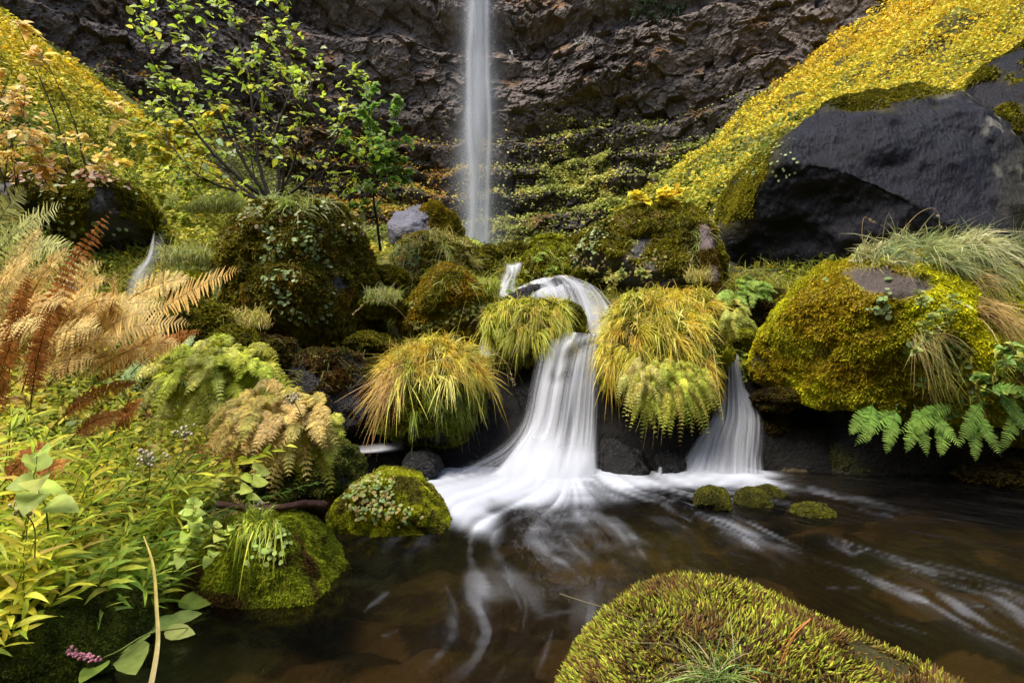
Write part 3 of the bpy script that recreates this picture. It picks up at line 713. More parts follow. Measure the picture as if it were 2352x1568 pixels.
S = sum(blob(*b) for b in [
    (1250, 1190, 190, 45, .36), (1260, 1290, 95, 70, .34), (1330, 1250, 60, 50, .25), (1160, 1330, 40, 60, .2, .3), (1250, 1430, 110, 70, .16), (1190, 1540, 60, 60, .12), (1080, 1420, 60, 60, .12),
    (1560, 1135, 90, 16, .45), (1450, 1135, 90, 18, .4), (1850, 1135, 120, 14, .4, .15), (1950, 1165, 90, 10, .25, .2), (1700, 1230, 90, 30, .50, .35), (1780, 1262, 60, 14, .4, .3),
    (1640, 1190, 40, 18, .35), (1950, 1255, 34, 8, .5, .2), (2100, 1335, 110, 16, .42, .25), (2240, 1370, 110, 26, .42, .3), (2100, 1370, 90, 30, .2, .3), (2300, 1440, 110, 40, .26, .3), (1500, 1220, 60, 20, .2, .4),
    (2050, 1290, 60, 10, .3, .25), (1560, 1270, 70, 16, .22, .3), (1400, 1160, 120, 26, .3), (1000, 1500, 40, 20, .12)])
ridge = np.zeros(len(px_))
for w_, amp, pl_ in [(4, .55, [(1840, 355), (1990, 400), (2150, 450), (2300, 475), (2370, 505)]), (3, .6, [(1390, 290), (1560, 330), (1700, 375), (1755, 365)]), (4.5, .7, [(1640, 380), (1750, 430), (1900, 480), (1930, 485)]), (3, .5, [(1700, 400), (1850, 430), (1900, 440)]),
                     (3, .5, [(1920, 330), (2050, 370), (2120, 390)]), (3, .45, [(1950, 440), (2100, 495), (2250, 520)]), (4, .4, [(2060, 590), (2180, 635), (2300, 660)]), (5, .8, [(1490, 215), (1545, 245), (1595, 270), (1655, 255)]), (5, .7, [(1545, 250), (1560, 232), (1580, 238)]), (3, .6, [(2150, 415), (2280, 450), (2370, 495)]),
                     (3, .3, [(1650, 540), (1800, 590), (1950, 635)]), (4, .7, [(1760, 280), (1835, 295)]), (3, .35, [(820, 315), (920, 350), (980, 360)]), (7, .55, [(990, 150), (1100, 200), (1250, 240), (1370, 268)]), (6, .5, [(1010, 180), (1130, 215), (1300, 262)]), (5, .5, [(1030, 130), (1110, 170), (1180, 190), (1270, 210)]),
                     (4, .4, [(600, 190), (720, 240)]), (4, .4, [(640, 250), (680, 290)]), (5, .5, [(0, 340), (60, 380), (110, 470), (130, 520)]), (4, .45, [(60, 330), (90, 400), (150, 500), (140, 590)]), (6, .4, [(200, 800), (240, 700), (270, 610)]), (6, .35, [(0, 840), (60, 760)]), (5, .35, [(180, 560), (280, 540), (370, 535)]),
                     (5, .6, [(750, 60), (800, 80), (870, 110)]), (4, .5, [(780, 40), (770, 70), (810, 100)]), (4, .5, [(850, 10), (800, 40), (760, 50)]), (4, .4, [(1620, 70), (1720, 95), (1790, 115)]), (3, .4, [(1480, 420), (1550, 430)]), (3, .3, [(1560, 420), (1650, 432)]), (5, .4, [(-480, 640), (-420, 610)]), (5, .5, [(-560, 520), (-490, 470), (-450, 440)]), (6, .3, [(-200, 430), (-160, 520), (-150, 620)]), (5, .3, [(-60, 420), (-50, 520), (-90, 640)])]:
    pp_ = spline(np.array([(1129 + a * .52, 1129 + b * .52) for a, b in pl_], float), 40)
    m_ = (pu > pp_[:, 0].min() - 20) & (pu < pp_[:, 0].max() + 20) & (pv > pp_[:, 1].min() - 20) & (pv < pp_[:, 1].max() + 20) & (py_ > .8)
    if m_.any():
        au, av = pu[m_], pv[m_]; wob = 3.0 * fbm(np.stack([au / 30, av / 30, au * 0], 1), 333, 2)
        dd = np.full(len(au), 9e9); tt_ = np.zeros(len(au))
        for k_ in range(40):
            d_ = np.hypot(au - pp_[k_, 0], (av + wob - pp_[k_, 1])); b_ = d_ < dd; dd[b_] = d_[b_]; tt_[b_] = k_ / 39
        r_ = amp * (.75 + .5 * wob / 3) * np.exp(-(dd / (w_ * .8 * (.4 + .8 * np.sin(np.pi * np.clip(tt_, .05, .95))))) ** 2)
        ridge[m_] = np.maximum(ridge[m_], r_)
patch = fbm(np.stack([px_ * 3.2, py_ * 3.2, px_ * 0], 1), 311, 3)
foam = sstep(.10, 1.05, D * (.85 + .07 * L1_ + .12 * L2_ + .3 * patch))
patch2 = fbm(np.stack([px_ * 6, py_ * 6, px_ * 0], 1), 313, 3)
st = sstep(1.1, 2.9, 1.15 * L1_ + 1.0 * patch + .8 * patch2)
veil = np.clip(.30 + .17 * L1_ + .22 * L2_, 0, 1) * sstep(-.3, .5, patch)
foam = np.clip(foam * .9 + st * np.clip(S * .5, 0, .18) + veil * S * .30 * sstep(1700, 1300, pu) + veil * S * .10 + .14 * ridge, 0, .97)
foam = foam * (.86 + .07 * L2_.clip(-2, 2)) * sstep(.5, .8, py_)
pz = .035 * sstep(.3, 1.6, D) + .006 * L2_ * sstep(.05, .5, D) + .008 * fbm(np.stack([px_ * 2, py_ * 3, px_ * 0], 1), 320, 2)
fxx, fyy2 = bil(FXg, px_, py_, GX0, GX1, GY0, GY1), bil(FYg, px_, py_, GX0, GX1, GY0, GY1)
ang_f = np.arctan2(px_ - .55, 6.4 - py_); rad_f = np.hypot(px_ - .55, py_ - 6.4)
pool = mk('pool_water', np.stack([px_, py_, pz], 1), grid_faces(npy, npx), M['pool'], col=np.repeat(foam[:, None], 3, 1), origin=np.zeros(3), uv=np.stack([ang_f * 3, rad_f], 1))
tag(pool, 'dark brown pool with white foam and streaks', kind='structure')

def loft(lines, nb=160, na=120):
    S_ = np.array([spline(l, nb) for l in lines])            # lines x nb x 3 (u, v, depth)
    out = np.stack([spline(S_[:, b], na) for b in range(nb)])  # nb x na x 3
    u, v, y = out[..., 0], out[..., 1], out[..., 2]
    return np.stack([(u - CU) / FPX * y, y, CAMZ + (CV - v) / FPX * y], -1)
def sheet(lines, seed, dens=.7, nb=170, na=130, fs=14, fl=1.2, top=.0, edge=.12, bulge=.05, holes=None, film=.5, contrast=.7, bottom=0, converge=0, offs=0.0):
    G = loft(lines, nb, na)
    a = np.linspace(0, 1, na)[None, :] * np.ones((nb, 1)); b = np.linspace(0, 1, nb)[:, None] * np.ones((1, na))
    G[..., 1] -= bulge * (1 - (2 * a - 1) ** 2) + offs
    q = np.stack([a.ravel() * fs, b.ravel() * fl, a.ravel() * 0 + seed], 1)
    n1_ = fbm(q, seed, 3); n2_ = fbm(q * np.array([2.2, 1.0, 1]), seed + 4, 3); n3_ = fbm(q * np.array([.25, 1.0, 1]), seed + 8, 2)
    w = dens + contrast * (.5 * n1_ + .18 * n2_ + .45 * n3_)
    e = sstep(0, edge, a.ravel() + .05 * n1_) * sstep(0, edge, 1 - a.ravel() + .05 * n1_)
    w = w * e
    if top: w = w * sstep(0, top, b.ravel() + .06 * n1_)
    if bottom: w = w * sstep(0, bottom, 1 - b.ravel() + .05 * n1_)
    if holes is not None: w = w * holes(a.ravel(), b.ravel(), n1_)
    w = np.clip(w, 0, .97)
    V = G.reshape(-1, 3); V[:, 1] += .02 * n1_
    col = np.stack([w, np.clip(e * film, 0, 1), w * 0], 1)
    return V, grid_faces(nb, na), col
def waterfall(layers, label, cat='waterfall'):
    A_ = Acc()
    for ly_ in layers: A_.add(*ly_)
    o = A_.build('waterfall', M['fall']); tag(o, label, cat); return o

# tall fall
YT = 36.3
def tall(uc, wu, seed, dens, fs, edge, yo, con, film=0.0, wander=3, top=0):
    lines = []
    for a in np.linspace(-1, 1, 9):
        lines.append([(uc + wander * math.sin(v * .013 + seed) * (1 if abs(a) < 1 else .6) + a * wu * 1.12 * (1 + .10 * (v + 200) / 770) , v, YT + yo - .5 * math.sqrt(max(0, 1 - a * a))) for v in (-1350, -900, -500, -200, 0, 150, 300, 420, 500, 560, 600)])
    return sheet(lines, seed, dens, 420, 90, fs, 9, bulge=0, edge=edge, film=film, contrast=con, top=top)
waterfall([tall(1096, 58, 401, .13, 3, .5, .5, .12), tall(1096, 44, 402, .2, 3, .5, .3, .2), tall(1098, 33, 403, .45, 3, .45, 0, .35), tall(1082, 11, 404, .55, 1.5, .5, -.3, .3, wander=5), tall(1121, 9, 406, .5, 1.5, .5, -.3, .3, wander=3), tall(1098, 85, 408, .20, 2, .5, -.6, .12, top=1.0), tall(1100, 20, 407, .2, 3, .5, -.5, .4)],
          'tall narrow white waterfall dropping down the brown cliff')
# main lower fall
main_ = [
    [(1268, 764, 5.72), (1240, 792, 5.62), (1218, 880, 5.52), (1200, 970, 5.42), (1172, 1030, 5.28), (1120, 1075, 5.12), (1060, 1108, 5.0)],
    [(1298, 762, 5.72), (1275, 795, 5.60), (1255, 880, 5.50), (1235, 970, 5.40), (1200, 1030, 5.24), (1178, 1075, 5.08), (1165, 1108, 4.96)],
    [(1330, 764, 5.72), (1318, 800, 5.58), (1300, 880, 5.48), (1285, 970, 5.38), (1270, 1030, 5.22), (1255, 1075, 5.06), (1245, 1108, 4.94)],
    [(1362, 766, 5.72), (1352, 800, 5.58), (1342, 880, 5.48), (1335, 970, 5.38), (1330, 1030, 5.24), (1325, 1075, 5.08), (1320, 1108, 4.96)],
    [(1386, 768, 5.72), (1382, 800, 5.62), (1380, 880, 5.52), (1376, 970, 5.42), (1374, 1030, 5.30), (1376, 1075, 5.14), (1385, 1108, 5.02)]]
def main_holes(a, b, n):
    h = 1 - .75 * sstep(.10, .0, np.abs(b - (.30 - .30 * a) - .02)) * sstep(.25, .45, a) - 0
    h = h * (1 - .6 * sstep(.05, 0, np.abs(a - .60 - .03 * n)) * sstep(.35, .5, b) * sstep(.95, .8, b))
    h = h * (1 - .55 * sstep(.24, .05, b) * sstep(.35, .6, a))
    h = h * (1 - .5 * sstep(.05, 0, np.abs(b - .30 - .02 * n)) * sstep(.2, .3, a) * sstep(.6, .5, a))
    return np.clip(h, 0, 1)
skirt = [[(1215, 890, 5.6), (1190, 960, 5.5), (1140, 1010, 5.4), (1060, 1060, 5.2), (990, 1100, 5.1)], [(1225, 900, 5.55), (1205, 970, 5.45), (1160, 1030, 5.3), (1090, 1070, 5.15), (1040, 1104, 5.05)], [(1240, 910, 5.5), (1230, 980, 5.4), (1210, 1030, 5.25), (1170, 1075, 5.1), (1150, 1106, 5.0)]]
waterfall([sheet(main_, 501, .44, 200, 170, 11, .9, edge=.09, holes=main_holes, film=.2, contrast=1.0),
           sheet(main_, 505, .16, 200, 170, 14, .8, edge=.15, holes=main_holes, film=.0, contrast=.9, offs=.05, top=.1),
           sheet(skirt, 509, .16, 120, 80, 14, .8, edge=.3, top=.3, film=.2, contrast=.45),
           sheet([[(u, v, y - .12) for u, v, y in l[3:]] for l in main_], 513, .5, 100, 120, 5, .8, edge=.2, top=.5, film=0, contrast=.5)],
          'widest silky cascade pouring into the pool')
hump = [[(1146, 672, 7.25), (1156, 684, 7.1), (1168, 696, 6.95), (1180, 712, 6.8)],
        [(1190, 660, 7.0), (1200, 672, 6.85), (1208, 688, 6.7), (1214, 710, 6.6)],
        [(1232, 643, 6.95), (1244, 655, 6.7), (1252, 676, 6.5), (1256, 708, 6.4)],
        [(1268, 636, 6.9), (1290, 650, 6.6), (1306, 680, 6.4), (1318, 720, 6.3)],
        [(1292, 633, 6.9), (1326, 655, 6.5), (1348, 705, 6.25), (1362, 770, 6.05)],
        [(1304, 633, 6.9), (1350, 656, 6.5), (1380, 700, 6.25), (1388, 752, 6.05)],
        [(1312, 634, 6.9), (1368, 658, 6.5), (1404, 698, 6.25), (1418, 726, 6.1)]]
def hump_holes(a, b, n): return 1 - .4 * sstep(.35, .6, n + .35) * sstep(.75, .3, a) - .35 * sstep(.12, 0, np.abs(a - .52))
waterfall([sheet(hump, 521, .50, 130, 220, 15, .7, edge=.08, holes=hump_holes, film=.2, contrast=1.25, bulge=.03), sheet(hump, 525, .22, 130, 200, 18, .6, edge=.06, film=0, contrast=.8, bulge=.1)],
          'white arched cascade bending over a round ledge above the widest fall')
waterfall([sheet([[(1152, 606, 7.7), (1146, 635, 7.4), (1138, 662, 7.1), (1136, 684, 6.9)], [(1172, 606, 7.7), (1172, 632, 7.4), (1160, 660, 7.1), (1168, 686, 6.9)], [(1208, 600, 7.7), (1202, 624, 7.4), (1196, 655, 7.1), (1206, 684, 6.9)]], 531, .5, 110, 80, 5, 2.2, edge=.4, contrast=1.1, film=.1, top=.1, bottom=.1)],
          'small foaming upper cascade between mossy rocks near the foot of the tall fall')
rightf = [[(1650, 812, 5.70), (1645, 880, 5.62), (1630, 950, 5.5), (1590, 1010, 5.35), (1560, 1055, 5.22), (1540, 1100, 5.05)],
          [(1660, 808, 5.70), (1658, 880, 5.60), (1652, 950, 5.46), (1628, 1010, 5.30), (1612, 1055, 5.16), (1600, 1102, 5.0)],
          [(1675, 808, 5.70), (1680, 880, 5.60), (1682, 950, 5.44), (1672, 1010, 5.28), (1668, 1055, 5.14), (1664, 1104, 4.98)],
          [(1686, 812, 5.70), (1698, 880, 5.62), (1720, 945, 5.46), (1718, 1010, 5.30), (1714, 1055, 5.18), (1712, 1102, 5.02)],
          [(1692, 816, 5.70), (1706, 884, 5.64), (1748, 940, 5.50), (1752, 1010, 5.38), (1748, 1055, 5.26), (1756, 1100, 5.08)]]
waterfall([sheet(rightf, 541, .66, 180, 120, 13, 1.0, edge=.14, film=.3, contrast=.8), sheet(rightf, 545, .26, 180, 120, 20, .8, edge=.2, film=0, contrast=.7, offs=.05)],
          'narrow fanning cascade under the hanging ferns')
waterfall([sheet([[(352, 532, 6.9), (335, 590, 6.5), (300, 625, 6.3), (286, 660, 6.1), (276, 720, 5.9)], [(364, 532, 6.9), (352, 590, 6.45), (330, 630, 6.25), (320, 670, 6.05), (318, 720, 5.85)], [(378, 535, 6.9), (374, 590, 6.5), (364, 630, 6.3), (358, 670, 6.1), (356, 720, 5.9)]], 551, .42, 110, 60, 3, 1.2, edge=.5, film=.0, top=.15, contrast=.5)],
          'dim side cascade half hidden behind the yellow ferns')
waterfall([sheet([[(1108, 776, 6.1), (1100, 795, 6.0), (1092, 815, 5.9)], [(1116, 774, 6.05), (1116, 795, 5.95), (1116, 815, 5.85)], [(1126, 776, 6.1), (1132, 795, 6.0), (1136, 815, 5.9)]], 561, .55, 60, 40, 4, 1, edge=.25, contrast=.4)],
          'tiny spout of water between the two golden grass clumps')
waterfall([sheet([[(930, 1000, 5.3), (905, 1010, 5.2), (850, 1020, 5.1), (790, 1026, 5.0)], [(935, 1014, 5.22), (905, 1024, 5.12), (850, 1032, 5.02), (780, 1036, 4.92)], [(940, 1030, 5.16), (905, 1038, 5.06), (850, 1042, 4.96), (770, 1044, 4.88)]], 571, .5, 80, 50, 4, 1.4, edge=.35, top=.2, bottom=.3, contrast=.5)],
          'low rush of white water in the dark hollow at the far left of the pool')
waterfall([sheet([[(650, 808, 5.6), (668, 822, 5.5), (690, 840, 5.4)], [(655, 822, 5.55), (672, 838, 5.45), (698, 852, 5.35)], [(658, 838, 5.5), (680, 852, 5.4), (706, 862, 5.3)]], 581, .35, 50, 60, 10, 3, edge=.3, top=.2, bottom=.2, contrast=1.0)],
          'thin trickle splashing over dark rock above the green maidenhair ferns')
waterfall([sheet([[(1512, 1070, 5.1), (1508, 1085, 5.05), (1504, 1100, 5.0)], [(1520, 1070, 5.1), (1522, 1085, 5.05), (1526, 1100, 5.0)]], 591, .5, 30, 20, 3, 1, edge=.3, contrast=.4)],
          'tiny white spill between the two black wet rocks')
for (ol, Y, th_, sd, lab) in [
        ([(1175, 860), (1220, 790), (1290, 772), (1400, 768), (1412, 860), (1405, 1000), (1395, 1140), (1120, 1140), (1130, 1040), (1170, 950)], 6.0, .36, 601, 'black wet rock behind the widest cascade'),
        ([(1130, 720), (1150, 682), (1210, 656), (1290, 640), (1345, 662), (1395, 706), (1410, 760), (1370, 800), (1200, 800)], 6.95, .5, 607, 'dark wet round ledge under the arched cascade'),
        ([(1600, 880), (1640, 830), (1700, 825), (1730, 900), (1775, 960), (1780, 1140), (1560, 1140), (1570, 1020)], 6.05, .4, 611, 'black wet rock behind the narrow right cascade')]:
    boulder('boulder', ol, Y, th_, 'wet', 6, .7, .06, .05, sd, base=(.013, .013, .013), label=lab)
# ------------------------------------------------------------------ vegetation generators
LEAFP = ((0, .12), (.3, .95), (.55, 1), (.8, .6), (1, 0))
LANCE = ((0, .3), (.2, .85), (.45, 1), (.75, .65), (1, 0))
OVATE = ((0, .25), (.15, .8), (.35, 1), (.6, .85), (.85, .4), (1, 0))
BLADE = ((0, .8), (.25, 1), (.5, .85), (.75, .55), (1, .05))
DIAM = ((0, .35), (.45, 1), (1, .05))
MAPLE = ((0, .3), (.25, 1), (.4, .7), (.6, .95), (.78, .35), (1, 0))
def leaf_cover(P, N, size, cols, hgt=.3, flat=.5, prof=((0, .3), (.4, 1), (1, .05)), droop=.25, aspect=.42, up_bias=.6):
    n = len(P)
    d = nrm(rdir(n) * np.array([1, 1, flat]) + N * .3 + np.array([0, 0, -.1]))
    nn = nrm(rdir(n) * .6 + np.array([0, -.35, up_bias]))
    return ribbons(P + N * (rng.random((n, 1)) * hgt) + np.array([0, 0, 1]) * rng.random((n, 1)) * hgt * .5, d, nn, size, size * aspect, droop, prof=prof, c0=cols * .85, c1=cols * 1.1)
def grass(P, N, L, W, droop, cols, tip=None, lean=(0, 0, .5), spread=.6, nw=.6, curl=0.15):
    n = len(P)
    d = nrm(N * nw + rdir(n) * spread + np.array(lean))
    nn = rdir(n) * .5 + np.array([0, -1, .4])
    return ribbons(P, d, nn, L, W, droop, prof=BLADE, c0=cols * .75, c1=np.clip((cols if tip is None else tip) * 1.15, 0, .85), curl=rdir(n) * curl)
def clump(name, V, F, n, L, W, droop, cols, wf=None, w=None, lean=(0, 0, .5), spread=.6, nw=.6, label='', cat='grass', mat='grass', jit=.16, group=None, kind=None, curl=.2, Lr=(.45, 1.2), tuft=55):
    P, N = scatter(V, F, n, wf)
    c = pick(cols, n, jit, w)
    nt = max(3, n // tuft); ti = rng.choice(n, nt, replace=False); T = P[ti]
    k = np.zeros(n, int); best = np.full(n, 9e9)
    for j in range(nt):
        dd = ((P - T[j]) ** 2).sum(1) * (1 + .6 * rng.random(n)); m = dd < best; k[m] = j; best[m] = dd[m]
    P = P + (T[k] - P) * .45
    tl = (U(.3, 1.2, nt) + (rng.random(nt) < .15) * .5)[k]; tc_ = pick(cols, nt, .12, w)[k]; lean_ = np.array(lean) + rng.normal(0, .55, (nt, 3))[k]
    c = lerp(c, tc_, .6) * U(.75, 1.2, nt)[k][:, None]
    if tuft >= 50:      # some tufts have died away: gaps where the moss shows
        keep = (rng.random(nt) > .22)[k]; P, N, c, tl, lean_ = P[keep], N[keep], c[keep], tl[keep], lean_[keep]; n = len(P)
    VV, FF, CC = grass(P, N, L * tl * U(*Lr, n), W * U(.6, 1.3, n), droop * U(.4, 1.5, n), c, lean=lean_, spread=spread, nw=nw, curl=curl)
    o = mk(name, VV, FF, M[mat], col=CC); tag(o, label, cat, group, kind); return o
def vis_w(P, k=2.0):
    d = np.maximum(P[:, 1], 1.0)
    inside = (np.abs(P[:, 0]) < P[:, 1] * 1.15 + 1.0) & (P[:, 1] > .8)
    return inside / d ** k
YELS = [(.78, .56, .03), (.74, .50, .03), (.66, .42, .04), (.68, .58, .05), (.44, .26, .03)]
YGRN = [(.44, .42, .04), (.32, .34, .035), (.56, .50, .05), (.24, .26, .03)]
GRNS = [(.20, .25, .03), (.26, .31, .04), (.13, .17, .025), (.34, .36, .05)]
def band_colour(P, f, cols_list, seed, w=None):
    """choose between palettes by a smooth field f in 0..n-1"""
    n = len(P); out = np.zeros((n, 3)); k = np.clip(f + rng.normal(0, .35, n), 0, len(cols_list) - 1).round().astype(int)
    for i, cl_ in enumerate(cols_list):
        m = k == i
        if m.any(): out[m] = pick(cl_, m.sum(), .09)
    return out
# --- far slopes
def reg(x0, x1, y0, y1, k=2.0, f=None):
    def w(P, N):
        r = vis_w(P, k) * (P[:, 0] > x0) * (P[:, 0] < x1) * (P[:, 1] > y0) * (P[:, 1] < y1)
        return r * (f(P, N) if f is not None else 1)
    return w
sub_r = (TV[TF].mean(1)[:, 1] > 7.0)
TFf = TF[sub_r]; TFn = TF[(TV[TF].mean(1)[:, 1] <= 14) & (TV[TF].mean(1)[:, 1] > .5)]
n = 190000
P, N = scatter(TV, TFf, n, reg(1.5, 40, 9.5, 44, 2.0, lambda P, N: sstep(2.5, 5.0, P[:, 2] + .1 * P[:, 0]) ))
hf = P[:, 2] - .18 * P[:, 1]
f = 1.9 - 1.1 * sstep(2, 9, hf + 2.5 * fbm(P * .25, 700, 3)) - .8 * sstep(8, 14, hf)
f = f * (1 - .0) + .7 * sstep(.35, .7, fbm(P * .5, 702, 3))
c = band_colour(P, f, [YELS, YELS[:1] + YGRN[:1] + YGRN[2:3], YGRN, GRNS], 1)
clumpy = fbm(P * 1.2, 705, 2)
P = P + np.array([0, 0, 1]) * (np.clip(clumpy, -.2, .8) * .45)[:, None]
sz = U(.09, .19, n) * np.clip(P[:, 1] / 28, .5, 1.2)
o = mk('slope_leaves', *leaf_cover(P, N, sz, c, .35)[:2], M['leaf'], col=None) if False else None
V_, F_, C_ = leaf_cover(P, N, sz, c, .35)
tag(mk('slope_leaves', V_, F_, M['leaf_soft'], col=C_), 'bright yellow autumn leaves covering the right slope', 'ground cover', kind='stuff')
# left slope
n = 230000
P, N = scatter(TV, TFf, n, reg(-40, -3.0, 7.5, 26, 2.0, lambda P, N: (P[:, 2] > 1.5) * sstep(26, 22, P[:, 1])))
f = 2.1 - 1.7 * sstep(5.0, 9.5, P[:, 2] + 2.6 * fbm(P * .28, 710, 3)) + .9 * sstep(.3, .7, fbm(P * .45, 712, 3))
c = band_colour(P, f, [YELS, YGRN[:1] + YELS[:1] + YELS[3:4], YGRN, GRNS], 2)
P = P + np.array([0, 0, 1]) * (np.clip(fbm(P * 1.4, 715, 2), -.2, .8) * .4)[:, None]
sz = U(.07, .14, n) * np.clip(P[:, 1] / 18, .5, 1.2)
V_, F_, C_ = leaf_cover(P, N, sz, c, .3)
tag(mk('slope_leaves', V_, F_, M['leaf_soft'], col=C_), 'yellow and green leaves covering the steep left slope', 'ground cover', kind='stuff')
# second left slope and valley floor
n = 80000
P, N = scatter(TV, TFf, n, reg(-40, 12, 22, 44, 1.7))
f = 2.5 + 1.1 * fbm(P * .2, 720, 3) - 1.6 * sstep(14, 16.5, P[:, 2] + 1.0 * fbm(P * .3, 721, 2)) * (P[:, 0] < -8)
OB = [(.5, .25, .03), (.4, .2, .03), (.55, .4, .04)]
c = band_colour(P, f, [OB, YGRN, GRNS, [(.14, .17, .04), (.2, .2, .06), (.24, .26, .06)]], 3)
keep = fbm(P * .35, 724, 3) > -.45
P, N, c = P[keep], N[keep], c[keep]
V_, F_, C_ = leaf_cover(P, N, U(.15, .3, len(P)), c, .4)
tag(mk('valley_leaves', V_, F_, M['leaf_soft'], col=C_), 'green low growth on the far valley sides under the cliff', 'ground cover', kind='stuff')
# growth on the foot of the cliff
n = 240000
def cliff_w(P, N):
    cl_n = fbm(P * np.array([.22, .22, .35]), 730, 4)
    side = sstep(-6, 3, P[:, 0])
    top = lerp(11.5, 17.0, side) + 1.6 * fbm(P * .15, 731, 2)
    dens = sstep(top + 1.2, top - 2.5, P[:, 2]) * sstep(-.25, .25, cl_n + .2 * N[:, 2] + .10 + .10 * (10 - P[:, 2]) * side)
    strip = np.exp(-((P[:, 2] - 10.6 - .3 * cl_n) / .5) ** 2) * 1.2 + np.exp(-((P[:, 2] - 17.6 - .5 * cl_n) / .35) ** 2) * .5 * side + np.exp(-((P[:, 2] - 13.8 - .5 * cl_n) / .35) ** 2) * .5
    dens = dens * lerp(.22, 1.0, side) + strip * sstep(.0, .4, cl_n) * .3
    spark = sstep(20, 12, P[:, 2]) * .08
    return (dens + spark) * (np.abs(P[:, 0]) < 30) * sstep(-.5, .3, N[:, 2]) * (P[:, 2] < 21)
ctri = CF[(CVt[CF].mean(1)[:, 2] < 22)]
P, N = scatter(CVt, ctri, n, cliff_w)
side = sstep(-4, 3, P[:, 0])
f = 1.7 * side + .9 * fbm(P * .4, 733, 2) + .6 * sstep(12, 8, P[:, 2]) + .25
c = band_colour(P, f, [OB + [(.4, .35, .05)], [(.58, .56, .12), (.64, .56, .16), (.44, .44, .08)], [(.42, .46, .11), (.34, .38, .08), (.5, .52, .16)], GRNS], 4)
V_, F_, C_ = leaf_cover(P, N, U(.10, .24, n), c, .3)
tag(mk('cliff_plants', V_, F_, M['leaf_soft'], col=C_), 'yellow green plants clinging to the ledges at the foot of the cliff', 'ground cover', kind='stuff')
# --- middle ground: grass and small leaves between the rocks
n = 80000
P, N = scatter(TV, TFn, n, reg(-9, 5.5, 5.6, 14, 2.0, lambda P, N: sstep(-.1, .25, fbm(P * .9, 740, 3) + .45) * (P[:, 2] > .9)))
c = band_colour(P, 1.2 + 1.3 * fbm(P * .8, 741, 2), [[(.5, .42, .08), (.42, .33, .05)], YGRN, GRNS], 5)
V_, F_, C_ = grass(P, N, U(.15, .45, n), U(.0025, .006, n), U(.3, .9, n), c)
tag(mk('grass', V_, F_, M['grass'], col=C_), 'fine green and straw coloured grass between the upper rocks', 'grass', kind='stuff')
n = 60000
P, N = scatter(TV, TFn, n, reg(-12, 7, 5.75, 14, 1.8, lambda P, N: sstep(-.1, .3, fbm(P * .7, 745, 3) + .15 + .1 * (P[:, 0] < -1)) * (P[:, 2] > .8) * (1 - (P[:, 0] > -4.8) * (P[:, 0] < -3.3) * (P[:, 1] < 7.2))))
c = band_colour(P, 1.3 + 1.2 * fbm(P * .9, 746, 2), [YELS, YGRN, GRNS], 6)
V_, F_, C_ = leaf_cover(P, N, U(.03, .09, n), c, .16, prof=((0, .3), (.35, 1), (.7, .8), (1, .1)), aspect=.5)
tag(mk('low_plants', V_, F_, M['leaf'], col=C_), 'low leafy plants filling the ground between the upper rocks', 'ground cover', kind='stuff')
# --- near left bank floor
n = 70000
P, N = scatter(TV, TFn, n, reg(-8, -1.0, 1.2, 7, 1.6, lambda P, N: (P[:, 2] > .03) * sstep(-1.6, -1.95, P[:, 0])))
c = band_colour(P, 1.3 + 1.3 * fbm(P * 1.3, 750, 2), [[(.3, .14, .03), (.42, .27, .08), (.18, .08, .02)], YGRN, GRNS], 7)
V_, F_, C_ = leaf_cover(P, N, U(.03, .08, n), c, .14, aspect=.3, prof=LEAFP)
tag(mk('undergrowth', V_, F_, M['leaf'], col=C_), 'low tangled green and brown undergrowth on the left bank', 'ground cover', kind='stuff')
n = 30000
P, N = scatter(TV, TFn, n, reg(-8, -1.0, 1.4, 7, 1.5, lambda P, N: (P[:, 2] > .04) * sstep(-.2, .2, fbm(P * 1.1, 755, 2)) * sstep(-1.6, -1.85, P[:, 0])))
c = band_colour(P, 1.0 + 1.2 * fbm(P * 1.1, 756, 2), [[(.5, .36, .1), (.42, .26, .06)], YGRN, [(.1, .17, .05), (.15, .24, .06)]], 8)
V_, F_, C_ = grass(P, N, U(.15, .5, n), U(.002, .005, n), U(.3, .9, n), c, spread=.5)
tag(mk('grass', V_, F_, M['grass'], col=C_), 'long thin grass growing through the left bank undergrowth', 'grass', kind='stuff')

# ------------------------------------------------------------------ grass clumps on the rocks
def by(i): return BOULD[i]
BI = {b['o'].get('label', ''): b for b in BOULD}
def bl(sub):
    for b in BOULD:
        if sub in b['o']['label']: return b
    raise KeyError(sub)
GOLD = [(.74, .56, .06), (.66, .45, .05), (.58, .54, .06), (.40, .46, .05), (.62, .36, .05)]
GREENY = [(.42, .48, .05), (.30, .38, .04), (.54, .54, .06), (.6, .5, .06)]
PALE = [(.40, .44, .18), (.30, .36, .13), (.46, .48, .20), (.50, .44, .18)]
STRAW = [(.45, .34, .14), (.5, .3, .12), (.36, .24, .09), (.3, .3, .08)]
def uvw(u0, u1, v0, v1, s=12, facing=True):
    def w(P, N):
        u, v = uv_of(P); r = sstep(u0 - s, u0 + s, u) * sstep(u1 + s, u1 - s, u) * sstep(v0 - s, v0 + s, v) * sstep(v1 + s, v1 - s, v)
        if facing: r = r * (((P - np.array([0, 0, CAMZ])) * N).sum(1) < .25 * P[:, 1] * .5)
        return r
    return w
b = bl('overhanging rock between')
clump('grass_clump', b['V'], b['F'], 8500, .22, .0036, .9, GOLD, uvw(1390, 1635, 655, 860), [4, 2.2, 3, 2, .7], (0, -.35, .55), .5, .7, 'biggest golden green grass clump, hanging over the rock between the two lower falls')
